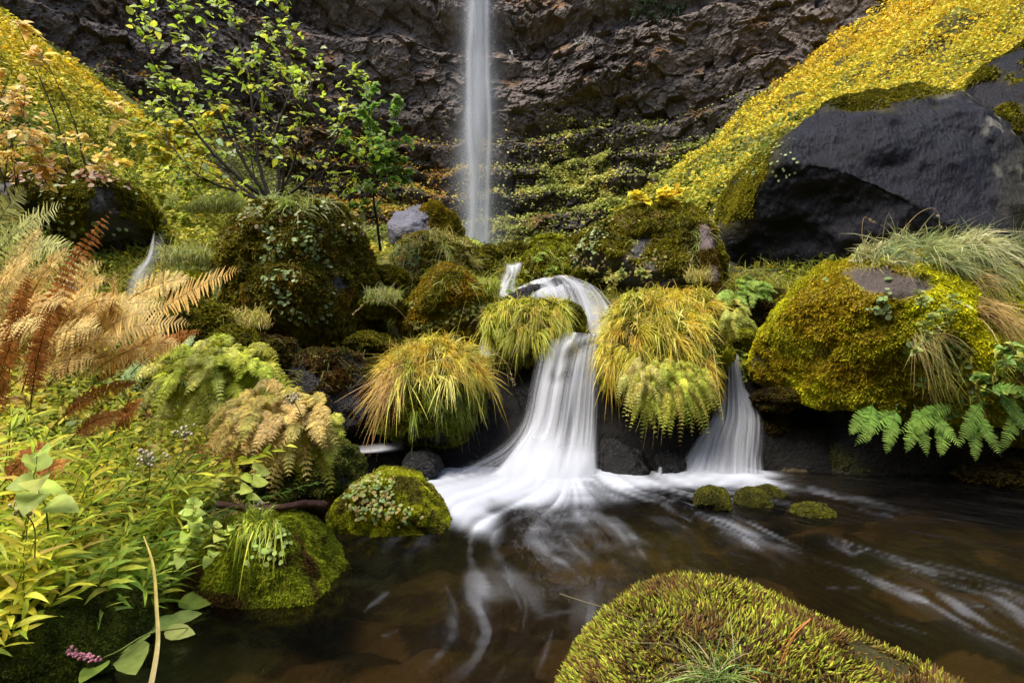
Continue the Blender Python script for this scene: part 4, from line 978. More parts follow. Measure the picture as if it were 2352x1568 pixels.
clump('grass_clump', b['V'], b['F'], 800, .11, .0036, 1.2, GREENY[:2] + [(.12, .22, .03)], uvw(1580, 1640, 780, 900), None, (.1, -.3, .1), .4, .8, 'darker green grass hanging beside the narrow right fall')
b = bl('green mossy rock under the golden')
clump('grass_clump', b['V'], b['F'], 6000, .23, .0038, .9, GOLD, uvw(880, 1110, 765, 880), [4, 2.5, 2, 2, 1.5], (0, -.45, .5), .75, .7, 'golden grass clump on the green mossy rock left of the widest fall', curl=.25)
clump('grass_clump', b['V'], b['F'], 350, .40, .003, .9, [(.4, .24, .08), (.3, .16, .05), (.45, .38, .1)], uvw(840, 960, 790, 900), None, (-.4, -.4, .3), .6, .6, 'thin brown grass sticking out left of the golden clump on the green mossy rock', curl=.3)
b = bl('mossy ledge rock below')
clump('grass_clump', b['V'], b['F'], 4000, .19, .0036, 1.0, GREENY + [(.6, .45, .05)], uvw(1100, 1310, 690, 790), [3, 2, 3, 2, 2], (0, -.45, .15), .5, .7, 'green and gold grass clump on the ledge under the arched cascade')
b = bl('rounded boulder under bright')
clump('grass_clump', b['V'], b['F'], 7500, .36, .0036, .8, PALE + [(.16, .24, .10)], uvw(1960, 2500, 540, 610, 10), None, (.55, -.3, .35), .5, .45, 'long pale grey green grass combed over the top of the yellow mossy boulder')
clump('grass_clump', b['V'], b['F'], 1500, .30, .0030, 1.0, STRAW + GREENY[:2], uvw(2230, 2560, 610, 760, 20), None, (.2, -.5, .1), .55, .5, 'straw coloured dry grass hanging down the right side of the yellow mossy boulder')
clump('grass_clump', b['V'], b['F'], 2600, .17, .003, .8, GREENY + STRAW[:2], uvw(2090, 2500, 740, 960, 20), None, (.1, -.3, .3), .8, .6, 'short mixed grass low on the right side of the yellow mossy boulder')
for n_, box_, ll in ((500, (1925, 1990, 640, 720), None),):
    pass
b = bl('grassy mossy hummock')
clump('grass_clump', b['V'], b['F'], 5500, .24, .0042, .8, [(.42, .38, .09), (.5, .44, .10), (.3, .34, .07), (.3, .2, .07)], uvw(845, 1090, 540, 650), None, (-.1, -.1, .6), .5, .5, 'pale yellow tufted grass on the hummock in front of the bluish rock')
b = bl('low mossy rock with a green grass')
clump('grass_tuft', b['V'], b['F'], 110, .24, .0042, .9, [(.50, .62, .06), (.42, .56, .05), (.7, .66, .08)], uvw(550, 650, 1190, 1240), None, (.05, -.5, .7), .5, .4, 'tuft of wide green blades on the low mossy rock at the pool edge')
clump('grass_tuft', b['V'], b['F'], 260, .12, .002, .6, [(.22, .34, .04), (.3, .4, .05)], uvw(560, 660, 1180, 1240), None, (.0, -.1, .9), .6, .4, 'short fine grass on top of the low mossy rock at the pool edge')
b = bl('large olive mossy')
clump('grass_clump', b['V'], b['F'], 1500, .22, .004, .7, PALE + GREENY[:2], uvw(560, 850, 455, 500, 8), None, (0, 0, .8), .6, .5, 'short grass fringe along the top of the olive mossy boulder')
b = bl('brown mossy boulder topped')
clump('grass_clump', b['V'], b['F'], 900, .2, .004, .8, [(.3, .36, .08), (.42, .36, .12), (.2, .3, .07)], uvw(1590, 1650, 490, 640), None, (0, -.2, .6), .5, .6, 'green grass growing on the right edge of the brown mossy boulder')
# grass leaning out around the shrub base and by the left bank
def patch(u0, u1, v0, v1, Y0, Y1, n):
    u, v, y = U(u0, u1, n), U(v0, v1, n), U(Y0, Y1, n)
    return np.stack([(u - CU) / FPX * y, y, CAMZ + (CV - v) / FPX * y], 1)
def ground_at(x, y):
    return terrain_h(np.atleast_1d(np.asarray(x, float)), np.atleast_1d(np.asarray(y, float)))
def on_ground(x0, x1, y0, y1, n, lift=0.0):
    x, y = U(x0, x1, n), U(y0, y1, n)
    return np.stack([x, y, ground_at(x, y) + lift], 1)
def free_clump(P, L, W, droop, cols, label, lean=(0, 0, .8), spread=.5, name='grass_clump', cat='grass', curl=.15, w=None, jit=.15):
    n = len(P); c = pick(cols, n, jit, w)
    V_, F_, C_ = grass(P, np.zeros((n, 3)) + [0, 0, 1], L * U(.5, 1.2, n), W * U(.6, 1.3, n), droop * U(.6, 1.4, n), c, lean=lean, spread=spread, curl=curl)
    o = mk(name, V_, F_, M['grass'], col=C_); tag(o, label, cat); return o
free_clump(on_ground(-4.3, -2.5, 6.7, 7.6, 4500), .5, .0045, .7, [(.2, .26, .06), (.3, .34, .08), (.14, .2, .05), (.4, .38, .12)], 'soft green grass around the foot of the dark stemmed shrub')
free_clump(on_ground(-3.9, -2.6, 5.0, 6.3, 3500), .4, .004, .8, [(.26, .34, .06), (.4, .4, .1), (.16, .22, .05)], 'light green grass beside the dim side cascade', (0.1, -.2, .8))
free_clump(on_ground(-2.5, -1.7, 2.6, 3.6, 900), .42, .006, 1.0, [(.12, .25, .06), (.18, .34, .08), (.28, .4, .10)], 'long blue green grass blades arching over the left bank', (.3, -.3, .8), .5)
free_clump(on_ground(-1.95, -1.7, 2.5, 2.9, 260), .34, .005, 1.0, [(.12, .25, .06), (.3, .44, .06)], 'arching green grass leaning from the left bank over the pool', (.5, -.3, .7), .4)
free_clump(on_ground(-2.4, -1.7, 3.4, 4.2, 1500), .3, .0035, .8, [(.5, .42, .12), (.4, .3, .1), (.26, .3, .06)], 'yellowing grass behind the green maidenhair ferns', (.1, -.1, .8), .5)

def root_patch(u, v, y, ru, n, dy=.15):
    p = patch(u - ru, u + ru, v - 12, v + 12, y - dy, y + dy, n); return p
for (u, v, y, ru, n, L, cl_, lab) in [
        (878, 690, 6.15, 34, 700, .26, PALE + GREENY[:2], 'wispy pale green grass beside the orange mossy hummock, left of it'),
        (1100, 665, 6.6, 45, 1300, .24, GREENY[:3] + PALE[:1], 'bright green grass between the orange mossy hummock and the upper cascades'),
        (560, 745, 5.3, 60, 420, .3, [(.66, .56, .14), (.5, .4, .12), (.44, .46, .08)], 'sparse yellow grass under the olive mossy boulder'),
        (430, 600, 6.2, 50, 1300, .34, PALE + GREENY[:2], 'soft pale grass right of the dim side cascade'),
        (470, 480, 7.2, 80, 2200, .4, [(.36, .40, .10), (.44, .46, .12), (.28, .34, .08)], 'grassy slope edge left of the many-stemmed shrub'),
        (1605, 640, 6.9, 30, 300, .28, [(.66, .56, .16), (.5, .44, .12)], 'thin yellow bamboo-like grass beside the mossy snag')]:
    free_clump(root_patch(u, v, y, ru, n), L, .0035, .7, cl_, lab, (0, -.2, .7), .55)
free_clump(on_ground(-2.3, -1.75, 2.0, 2.7, 700), .5, .005, 1.0, [(.34, .46, .06), (.46, .56, .07), (.26, .38, .07)], 'long arching green grass among the yellow green stalks', (.45, -.3, .8), .55)

for (nm, box_, L_, lab) in [('overhanging rock between', (1385, 1640, 655, 800), .36, 'stray long dry blades sticking out of the biggest grass clump'),
                            ('green mossy rock under the golden', (880, 1110, 765, 860), .38, 'stray long dry blades sticking out of the golden clump left of the widest fall'),
                            ('mossy ledge rock below', (1100, 1310, 690, 760), .3, 'stray long dry blades in the clump under the arched cascade')]:
    b = bl(nm)
    clump('grass_clump', b['V'], b['F'], 150, L_, .0028, .8, [(.6, .46, .16), (.5, .32, .1), (.5, .5, .12)], uvw(*box_), None, (0, -.3, .6), 1.0, .5, lab, curl=.35, tuft=4, kind='stuff')
for (sb, box_, n_, L_, cl_, lab) in [('large olive mossy', (500, 860, 480, 640), 500, .13, [(.3, .3, .06), (.2, .22, .04)], 'short dark grass tufts scattered on the olive mossy boulder'),
        ('orange mossy hummock', (930, 1110, 600, 680), 450, .14, GREENY[:2] + [(.4, .3, .06)], 'thin grass growing on the orange mossy hummock'),
        ('brown mossy boulder topped', (1320, 1620, 480, 620), 700, .16, STRAW + GREENY[:1], 'thin dry grass tufts on the brown mossy boulder'),
        ('green mossy rock right beside', (1200, 1330, 560, 640), 500, .14, GREENY, 'short green grass on the rock beside the topmost cascade'),
        ('dark wet rock with rusty', (660, 870, 800, 900), 400, .12, [(.3, .26, .05), (.2, .22, .04)], 'small grass tufts on the dark wet rock below the olive boulder'),
        ('bright green mossy rock in the pool', (770, 900, 1080, 1120), 160, .07, GREENY, 'few short grass blades on the bright green pool rock')]:
    b = bl(sb); clump('grass_tuft', b['V'], b['F'], n_, L_, .0028, .7, cl_, uvw(*box_), None, (0, -.2, .7), .6, .5, lab, tuft=14, kind='stuff')
b = bl('green mossy rock under the golden'); clump('grass_tuft', b['V'], b['F'], 700, .14, .003, 1.2, [(.3, .36, .05), (.22, .28, .04)], uvw(940, 1130, 880, 960), None, (0, -.3, 0), .5, .6, 'short green grass hanging from the underside of the golden clump rock', tuft=20, kind='stuff')

free_clump(root_patch(600, 1212, 2.72, 45, 110, .06), .21, .0042, 1.5, [(.50, .62, .06), (.42, .56, .05), (.7, .66, .08)], 'tuft of long bright green blades falling over the front of the low mossy rock', (.1, -.75, .45), .4, 'grass_tuft')

BR = [(.85, .72, .12), (.80, .60, .08), (.70, .68, .10), (.82, .76, .2)]
for (nm, box_, n_, L_, cl_, ln_, lab) in [('overhanging rock between', (1390, 1630, 655, 850), 1100, .20, BR, (0, -.4, .5), 'brightest yellow wide blades lying over the biggest grass clump'),
        ('green mossy rock under the golden', (880, 1110, 765, 880), 900, .21, BR, (0, -.5, .45), 'brightest yellow wide blades lying over the golden clump left of the widest fall'),
        ('mossy ledge rock below', (1110, 1300, 690, 770), 500, .17, BR[:1] + GREENY, (0, -.45, .3), 'brightest wide blades lying over the clump under the arched cascade'),
        ('rounded boulder under bright', (1960, 2500, 545, 600), 700, .34, [(.6, .62, .34), (.66, .6, .36)], (.55, -.4, .3), 'palest blades combed over the top of the yellow mossy boulder')]:
    b = bl(nm); clump('grass', b['V'], b['F'], n_, L_, .0058, 1.0, cl_, uvw(*box_), None, ln_, .55, .7, lab, tuft=18, kind='stuff', curl=.25)
# ------------------------------------------------------------------ ferns
def frond(acc, p0, d, up, L, droop=.4, n=22, pl=.14, col=(.5, .35, .1), tip=None, ang=68, m=9, pinnules=True, pw=.28, wob=.06, pd=.15, stalk=.12, stem_c=None, curl=None, jit=.12, sr=.003, pa=.26):
    p0 = np.asarray(p0, float); d = nrm(np.asarray(d, float)); up = np.asarray(up, float)
    cu = np.zeros(3) if curl is None else np.asarray(curl, float)
    def ctr(t): return p0 + d * (L * t)[:, None] + (np.array([0, 0, -1.]) * droop * L + cu * L) * (t ** 2)[:, None]
    t = np.linspace(stalk, .985, n); c = ctr(t)
    tan = nrm(d * L + (np.array([0, 0, -1.]) * droop * L + cu * L) * 2 * t[:, None])
    side = nrm(np.cross(tan, up)); upv = np.cross(side, tan)
    tt = (t - stalk) / (1 - stalk)
    env = np.clip((1 - tt) ** .75 * (.35 + 1.5 * tt ** .5 * (tt < .9) + .9 * (tt >= .9)), .06, 1)
    env = np.minimum(env, 1)
    base = np.asarray(col, float); tipc = base if tip is None else np.asarray(tip, float)
    R0, D0, UP0, L0, C0 = [], [], [], [], []
    for sg in (1, -1):
        a = R(ang) + rng.normal(0, wob, n)
        dd = nrm(tan * np.cos(a)[:, None] + side * (sg * np.sin(a))[:, None] + upv * rng.normal(.05, .12, (n, 1)))
        R0.append(c); D0.append(dd); UP0.append(upv + rng.normal(0, .15, (n, 3))); L0.append(pl * env * U(.85, 1.1, n)); C0.append(lerp(base, tipc, tt[:, None]))
    R0, D0, UP0, L0, C0 = map(np.concatenate, (R0, D0, UP0, L0, C0))
    cj = np.clip(C0 * (1 + rng.normal(0, jit, (len(C0), 1))), .003, .85)
    if not pinnules:
        prof = [(0, .5)]
        for k in range(6): prof += [((k + .5) / 6.5, 1 - .11 * k), ((k + 1) / 6.5, .62 - .09 * k)]
        prof += [(1, .03)]
        acc.add(*ribbons(R0, D0, UP0, L0, L0 * pw * .5, pd, prof=prof, c0=cj * .9, c1=np.clip(cj * 1.1, 0, .85)))
    else:
        acc.add(*ribbons(R0, D0, UP0, L0, np.full(len(L0), sr * .35), pd, prof=((0, 1), (.5, .8), (1, .3)), c0=cj * .7))
        tm = np.linspace(.06, .96, m); N_ = len(R0)
        pc = R0[:, None] + D0[:, None] * (L0[:, None] * tm[None])[..., None]
        pc[..., 2] -= pd * L0[:, None] * tm[None] ** 2
        s2 = nrm(np.cross(D0, UP0)); en = (1 - tm) ** .55 * .9 + .1
        for sg in (1, -1):
            dd = nrm(D0[:, None] * .55 + s2[:, None] * sg * .9 + rng.normal(0, .12, (N_, m, 3)))
            ll = (L0[:, None] * pw * en[None]) * U(.8, 1.15, (N_, m)) if False else (L0[:, None] * pw * en[None]) * rng.uniform(.8, 1.15, (N_, m))
            nn = np.broadcast_to(UP0[:, None], dd.shape) + rng.normal(0, .25, dd.shape)
            cc_ = np.broadcast_to(cj[:, None], dd.shape).reshape(-1, 3) * (1 + rng.normal(0, .10, (N_ * m, 1)))
            acc.add(*ribbons(pc.reshape(-1, 3), dd.reshape(-1, 3), nn.reshape(-1, 3), ll.ravel(), ll.ravel() * pa, .2, prof=((0, .6), (.5, 1), (1, .1)), c0=np.clip(cc_, .003, .85)))
    ts = np.linspace(0, .98, 12); tv, tf = tube(ctr(ts), sr * (1 - .8 * ts), 5)
    acc.add(tv, tf, np.asarray(base * .5 if stem_c is None else stem_c, float))
def toward(u0, v0, y0, u1, v1, y1):
    a, b = P3(u0, v0, y0), P3(u1, v1, y1); return a, b - a
def frond_uv(acc, a, b, droop=.35, **k):
    """frond from photo point a to tip point b, the droop compensated so that the tip lands on b"""
    p0, p1 = P3(*a), P3(*b); L0 = np.linalg.norm(p1 - p0)
    dvec = (p1 - p0) + np.array([0, 0, droop * L0]); L = np.linalg.norm(dvec)
    frond(acc, p0, dvec, k.pop('up', (rng.normal(0, .3), -1, .55)), L, droop * L0 / L, **k)
TAN = (.74, .48, .15); TAN2 = (.76, .58, .22); RUST = (.36, .13, .03); RUST2 = (.50, .22, .05)
# pale tan fronds, left
A = Acc()
frond_uv(A, (330, 745, 3.0), (556, 620, 2.9), .25, n=32, pl=.13, col=TAN, tip=(.66, .40, .10), pinnules=False, pw=.16)
frond_uv(A, (280, 700, 3.1), (440, 640, 3.0), .3, n=24, pl=.12, col=TAN2)
o = A.build('fern', M['leaf']); tag(o, 'long tan fern frond reaching right in front of the olive mossy boulder', 'fern')
A = Acc()
frond_uv(A, (150, 800, 2.7), (442, 745, 2.8), .3, n=34, pl=.13, col=TAN2, tip=TAN, pinnules=False, pw=.15)
frond_uv(A, (120, 860, 2.7), (360, 815, 2.7), .3, n=30, pl=.12, col=TAN, pinnules=False, pw=.15)
o = A.build('fern', M['leaf']); tag(o, 'flat tan fern frond pointing right above the green maidenhair ferns', 'fern')
A = Acc()
for a, b_, pl in [((60, 800, 2.9), (240, 600, 2.9), .17), ((40, 760, 3.0), (60, 545, 3.1), .16), ((20, 820, 2.8), (-40, 600, 2.8), .16), ((90, 800, 2.8), (330, 690, 2.8), .15), ((100, 820, 2.7), (250, 700, 2.6), .16), ((50, 850, 2.7), (180, 640, 2.6), .17),
                  ((-20, 800, 3.1), (120, 600, 3.2), .16), ((150, 830, 2.8), (400, 700, 2.9), .15), ((80, 760, 2.75), (200, 600, 2.6), .15), ((110, 780, 2.6), (240, 680, 2.55), .15), ((0, 700, 2.9), (100, 520, 2.9), .15), ((170, 790, 2.8), (300, 720, 2.75), .14), ((20, 740, 2.6), (150, 700, 2.4), .15), ((120, 720, 2.9), (250, 640, 2.9), .14), ((200, 800, 2.6), (340, 720, 2.5), .14), ((180, 740, 2.9), (380, 700, 3.0), .12), ((-30, 700, 2.8), (70, 600, 2.6), .15), ((-30, 780, 2.6), (110, 760, 2.35), .15), ((220, 850, 2.6), (420, 790, 2.6), .12), ((60, 700, 3.1), (160, 570, 3.1), .14), ((60, 820, 2.5), (240, 760, 2.35), .14), ((-30, 860, 2.6), (90, 700, 2.5), .16), ((60, 870, 2.6), (300, 780, 2.5), .15), ((10, 900, 2.5), (230, 830, 2.4), .14)]:
    frond_uv(A, a, b_, .45, n=26, pl=pl * .78, col=TAN if rng.random() < .6 else TAN2, tip=TAN2, pinnules=bool(rng.random() < .6), m=8, pw=.17, pd=.3, pa=.32)
for k in range(26):
    u0, v0 = rng.uniform(-20, 300), rng.uniform(740, 850); y0 = rng.uniform(2.5, 2.95); a_ = rng.uniform(-.6, 2.2); ln = rng.uniform(70, 130)
    frond_uv(A, (u0, v0, y0), (u0 + ln * math.sin(a_ * .8 + .3), v0 - ln * math.cos(a_ * .6), y0 - .1), .5, n=20, pl=.085, col=pick([TAN, TAN2, (.66, .38, .10), (.55, .28, .07)], 1, .08)[0], tip=TAN2, m=7, pw=.2, pd=.3, pa=.34)
o = A.build('fern', M['leaf']); tag(o, 'big bleached tan fern with spreading fronds on the left bank', 'fern')
A = Acc()
for a, b_, pl in [((50, 900, 2.45), (208, 475, 2.5), .085), ((20, 880, 2.5), (40, 620, 2.45), .08), ((70, 940, 2.35), (95, 700, 2.3), .07), ((-20, 980, 2.4), (10, 760, 2.3), .08)]:
    frond_uv(A, a, b_, .30, n=30, pl=pl * .9, col=RUST, tip=RUST2, up=(.3, -1, .4), pd=.5, curl=(.10, 0, 0), m=10, pw=.26)
o = A.build('fern', M['leaf']); tag(o, 'tall rust red withered fern standing at the left edge', 'fern')
A = Acc()
for a, b_ in [((120, 980, 2.7), (330, 880, 2.7)), ((160, 1010, 2.6), (300, 960, 2.5)), ((260, 1000, 2.6), (330, 920, 2.5)), ((200, 900, 2.8), (420, 770, 2.9)), ((100, 900, 2.7), (260, 770, 2.7)), ((300, 860, 3.0), (470, 760, 3.0)), ((0, 1180, 2.2), (170, 1060, 2.15)), ((0, 1120, 2.2), (120, 1020, 2.2))]:
    frond_uv(A, a, b_, .5, n=24, pl=.07, col=RUST, tip=RUST2, up=(.2, -1, .6), pd=.4)
o = A.build('fern', M['leaf']); tag(o, 'low rust brown fern fronds among the yellow green leaf stalks', 'fern')
A = Acc()
for a, b_, pl in [((-40, 620, 3.6), (150, 470, 3.6), .15), ((-40, 600, 3.7), (120, 500, 3.6), .14), ((-20, 640, 3.5), (160, 560, 3.4), .14), ((-30, 560, 3.9), (60, 430, 3.9), .14), ((20, 580, 3.6), (200, 600, 3.4), .12)]:
    frond_uv(A, a, b_, .4, n=26, pl=pl, col=(.44, .48, .14), tip=(.6, .58, .22), pinnules=False, pw=.15)
o = A.build('fern', M['leaf']); tag(o, 'pale yellow green fern behind the tall rust red one', 'fern')
def spray(uc, vc, ru, rv, Y, n, L, cols, label, down=.9, pl=.055, depth=.25, out=.7, m=6, nn=16, dz=0.0):
    """a cushion of drooping maidenhair fronds; deeper pieces sit behind"""
    A = Acc()
    for k in range(n):
        a = U(0, 2 * math.pi, 1)[0]; r = math.sqrt(rng.random()) * .8
        u, v = uc + ru * r * math.cos(a), vc - rv * r * math.sin(a)
        y = Y + depth * (1 - r) * -.5 + depth * .5 + rng.normal(0, .03)
        y = Y - depth * .35 * math.sqrt(max(0, 1 - r * r)) + depth * .5 * max(0, math.sin(a)) * r + rng.normal(0, .05)
        v += rng.normal(0, 8)
        p = P3(u, v, y)
        d = np.array([.8 * math.cos(a) * r + rng.normal(0, .6), -out * (.3 + .6 * rng.random()), .35 * math.sin(a) + rng.normal(.15, .35) + dz])
        c_ = pick(cols, 1, .12)[0]
        frond(A, p, d, (rng.normal(0, .2), -.75, .7), L * rng.uniform(.7, 1.15), down, n=nn, pl=pl * rng.uniform(.8, 1.2), col=c_, tip=np.clip(c_ * 1.2, 0, .8), m=m, pw=.34, pd=.35, ang=75, sr=.0016, pa=.4, stem_c=(.03, .015, .01))
    o = A.build('fern', M['leaf']); tag(o, label, 'fern'); return o
spray(490, 845, 140, 75, 3.35, 130, .24, [(.38, .44, .04), (.46, .50, .06), (.56, .58, .14)], 'dense bright green maidenhair fern cushion on the left bank')
spray(640, 945, 115, 60, 3.1, 110, .2, [(.56, .42, .15), (.58, .46, .14), (.46, .40, .10)], 'faded tan maidenhair fern cushion leaning over the pool')
spray(735, 985, 40, 40, 3.2, 26, .17, [(.5, .52, .08), (.4, .46, .07)], 'small yellow green hanging fern at the tip of the tan fern cushion')
spray(1542, 868, 92, 42, 5.02, 150, .19, [(.52, .54, .08), (.44, .50, .07), (.6, .54, .12)], 'fringe of hanging yellow green ferns below the biggest grass clump', 1.5, .042, .12, m=5, nn=18, out=.35, dz=-.25)
spray(1470, 860, 30, 40, 5.02, 30, .22, [(.5, .46, .14), (.42, .4, .1)], 'yellowed fern fronds hanging at the left end of the fern fringe', 1.4, .04, .1)
spray(1690, 712, 25, 16, 5.3, 22, .13, [(.5, .52, .12), (.42, .46, .08)], 'pale fern drooping beside the top of the narrow right fall', 1.1, .04, .1)
spray(1705, 672, 45, 25, 6.2, 30, .26, [(.24, .36, .06), (.3, .42, .08)], 'dark green fern tucked under the huge dark boulder', .7, .06, .2)
spray(1480, 690, 40, 22, 6.0, 20, .24, [(.4, .38, .12), (.28, .32, .08)], 'pale fern at the top left of the biggest grass clump', .9, .06, .2)
spray(400, 810, 45, 30, 3.6, 22, .24, [(.3, .42, .16), (.38, .48, .22)], 'light grey green fern left behind the green maidenhair cushion', .7, .06, .15)
# sword fern under the yellow mossy boulder
A = Acc()
for (u0, v0, u1, v1) in [(2005, 925, 1990, 1020), (2060, 940, 1962, 1025), (2060, 935, 2035, 1045), (2100, 930, 2130, 1050), (2110, 935, 2210, 1030), (2170, 960, 2160, 1050), (2200, 930, 2060, 1000), (2230, 940, 2300, 1050), (2235, 955, 2240, 1062), (2150, 930, 2110, 1000),
                         (2290, 900, 2380, 1010), (2260, 920, 2200, 1030), (2350, 930, 2300, 1040), (2330, 880, 2400, 950), (2000, 940, 1950, 1000), (2120, 950, 2080, 1040), (2270, 890, 2350, 900), (2370, 900, 2440, 1040)]:
    frond_uv(A, (u0, v0, 4.45), (u1, v1, 4.25), .25, n=24, pl=.075, col=(.16, .32, .05), tip=(.30, .44, .08), pinnules=False, pw=.34, up=(0, -1, .5), ang=72, pd=.1, wob=.03)
o = A.build('fern', M['leaf']); tag(o, 'row of green sword fern fronds hanging under the yellow mossy boulder', 'fern')

# ------------------------------------------------------------------ leafy stalks of the left bank
def leafy(name, L, nleaf, ll, lw, cols, lean, droop=.35, stemr=.003, prof=LANCE, fold=.35, mat='leaf', bend=.25, t0=.12, stemc=(.16, .2, .04), topl=.5):
    """one upright stalk at the origin with lance leaves all round; returns its Empty"""
    root = empty(name, (0, 0, 0))
    ts = np.linspace(0, 1, 14); lean = np.array(lean, float)
    pts = np.stack([lean[0] * L * ts ** 1.6, lean[1] * L * ts ** 1.6, L * ts * (1 - .12 * np.linalg.norm(lean[:2]) * ts)], 1)
    pts += np.cumsum(rng.normal(0, .0035, (14, 3)), 0)
    tv, tf = tube(pts, stemr * (1 - .6 * ts), 5)
    mk('stem', tv, tf, M['grass'], parent=root, col=np.tile(np.array(stemc, float), (len(tv), 1)))
    t = np.linspace(t0, .99, nleaf) + rng.normal(0, .01, nleaf)
    pp = np.stack([np.interp(t, ts, pts[:, k]) for k in range(3)], 1)
    tan = nrm(np.stack([np.interp(t, ts, np.gradient(pts[:, k])) for k in range(3)], 1))
    az = np.arange(nleaf) * 2.4 + rng.normal(0, .4, nleaf)
    h = np.stack([np.cos(az), np.sin(az), np.zeros(nleaf)], 1)
    el = lerp(.2, 1.1, np.clip(t, 0, 1) ** 2)[:, None]
    d = nrm(h + tan * el)
    nn = nrm(tan - h * .3)
    size = ll * np.interp(t, [0, .3, .8, 1], [.7, 1, .9, topl]) * U(.75, 1.15, nleaf)
    c = pick(cols, nleaf, .14)
    V_, F_, C_ = ribbons(pp, d, nn, size, size * lw, droop * U(.3, 1.5, nleaf), prof=prof, fold=fold, c0=c, c1=np.clip(c * U(.9, 1.3, nleaf)[:, None], 0, .85), curl=rdir(nleaf) * .12)
    mk('foliage', V_, F_, M[mat], parent=root, col=C_)
    return root
def dup(root, loc, rz, sc=1.0):
    r = root.copy(); C.objects.link(r); r.location = loc; r.rotation_euler = (0, 0, rz); r.scale = (sc,) * 3
    for ch in root.children:
        c = ch.copy(); C.objects.link(c); c.parent = r
    return r
LIME = [(.50, .58, .05), (.40, .50, .05), (.60, .62, .06), (.68, .60, .06)]
LIMEG = [(.32, .46, .06), (.42, .52, .07), (.24, .36, .05), (.50, .56, .07)]
YLW = [(.70, .66, .06), (.62, .62, .06), (.52, .58, .06), (.74, .58, .06)]
def stand(protos, spots, label, cat, group, sc=(.8, 1.15)):
    used = [False] * len(protos)
    for i, (x, y, rz) in enumerate(spots):
        k = i % len(protos); z = float(ground_at(x, y)[0]) - .01
        s = rng.uniform(*sc)
        if not used[k]:
            o = protos[k]; used[k] = True; o.location = (x, y, z); o.rotation_euler = (0, 0, rz); o.scale = (s,) * 3
        else: o = dup(protos[k], (x, y, z), rz, s)
        tag(o, label, cat, group)
def spots(n, x0, x1, y0, y1, rz=.5):
    x, y = U(x0, x1, n), U(y0, y1, n); o = np.argsort(-y)
    return [(float(x[i]), float(y[i]), float(rng.normal(0, rz))) for i in o]
pr = [leafy('leafy_stalk', .66, 26, .165, .058, LIME + LIMEG[:2], (.55, -.22), droop=.45, stemr=.004) for _ in range(6)]
stand(pr, spots(44, -2.5, -1.74, 2.1, 3.1), 'yellow green lance-leaved stalk among many in the middle of the left bank', 'plant', 'lance-leaved stalks in the middle of the left bank')
pr = [leafy('leafy_stalk', .46, 28, .15, .078, YLW[:3] + LIME, (.35, -.4), topl=.8) for _ in range(4)]
stand(pr, spots(26, -2.3, -1.78, 1.95, 2.35), 'bright yellow lance-leaved stalk leaning low over the bottom left rock', 'plant', 'bright yellow stalks in the bottom left corner')
pr = [leafy('leafy_stalk', .42, 22, .17, .075, LIMEG, (.55, -.3), topl=.8) for _ in range(4)]
stand(pr, spots(22, -1.95, -1.7, 2.2, 2.75), 'green lance-leaved stalk at the edge of the left bank', 'plant', 'green lance-leaved stalks along the water edge')
pr = [leafy('leafy_stalk', .75, 24, .15, .08, LIME + [(.5, .4, .08)], (.2, -.1), t0=.3) for _ in range(4)]
stand(pr, spots(20, -3.0, -1.9, 2.4, 3.3) + spots(14, -2.1, -1.75, 1.95, 2.5), 'tall thin lance-leaved stalk rising out of the ferns', 'plant', 'tall thin stalks among the ferns')
# the leaning goldenrod-like stem pointing right
r = leafy('leafy_stalk', .62, 40, .12, .10, YLW[:3] + LIME[:1], (1.25, -.3), droop=.25)
x_, y_ = -1.80, 2.75; r.location = (x_, y_, float(ground_at(x_, y_)[0]) + .28); tag(r, 'long yellow green stalk leaning far right toward the tan maidenhair fern', 'plant')
r = leafy('leafy_stalk', .55, 46, .075, .07, [(.12, .28, .05), (.2, .36, .06)], (1.5, -.2), droop=.3)
x_, y_ = -1.78, 2.95; r.location = (x_, y_, float(ground_at(x_, y_)[0]) + .16); tag(r, 'arching dark green stalk with narrow leaves reaching toward the stick', 'plant')
# broad leaves
def broad(name, L, nleaf, ll, cols, lean, aspect=.42, label='', loc=None, droop=.5, t0=.3, rz=0):
    r = leafy(name, L, nleaf, ll, aspect, cols, lean, droop=droop, prof=OVATE, fold=.2, t0=t0, topl=.7)
    r.location = loc; r.rotation_euler = (0, 0, rz); tag(r, label, 'plant'); return r
def gp(u, v, y, down=0.0):
    p = P3(u, v, y); return (float(p[0]), float(p[1]), float(p[2]) - down)
broad('broadleaf_plant', .30, 9, .11, [(.40, .50, .10), (.46, .54, .12)], (.3, -.5), label='plant with wide oval pale green leaves at the far left above the yellow stalks', loc=gp(110, 1150, 1.95, .1))
broad('broadleaf_plant', .26, 8, .10, [(.40, .50, .1), (.46, .54, .12)], (.5, -.4), label='plant with wide oval leaves in the middle of the left bank', loc=gp(560, 1130, 2.7, .1))
for k, (u, v, y, s, lab) in enumerate([(440, 1200, 2.45, .22, 'small round-leaved plant just above the low mossy pool rock'), (400, 1270, 2.4, .2, 'small round-leaved plant hanging over the dark water left of the low mossy rock'),
                                       (480, 1260, 2.5, .2, 'small round-leaved plant touching the left side of the low mossy rock')]):
    broad('broadleaf_plant', s, 18, .062, [(.44, .54, .1), (.38, .48, .1), (.52, .6, .14)], (.5, -.6), .45, lab, gp(u, v, y, .08), t0=.1, rz=k)
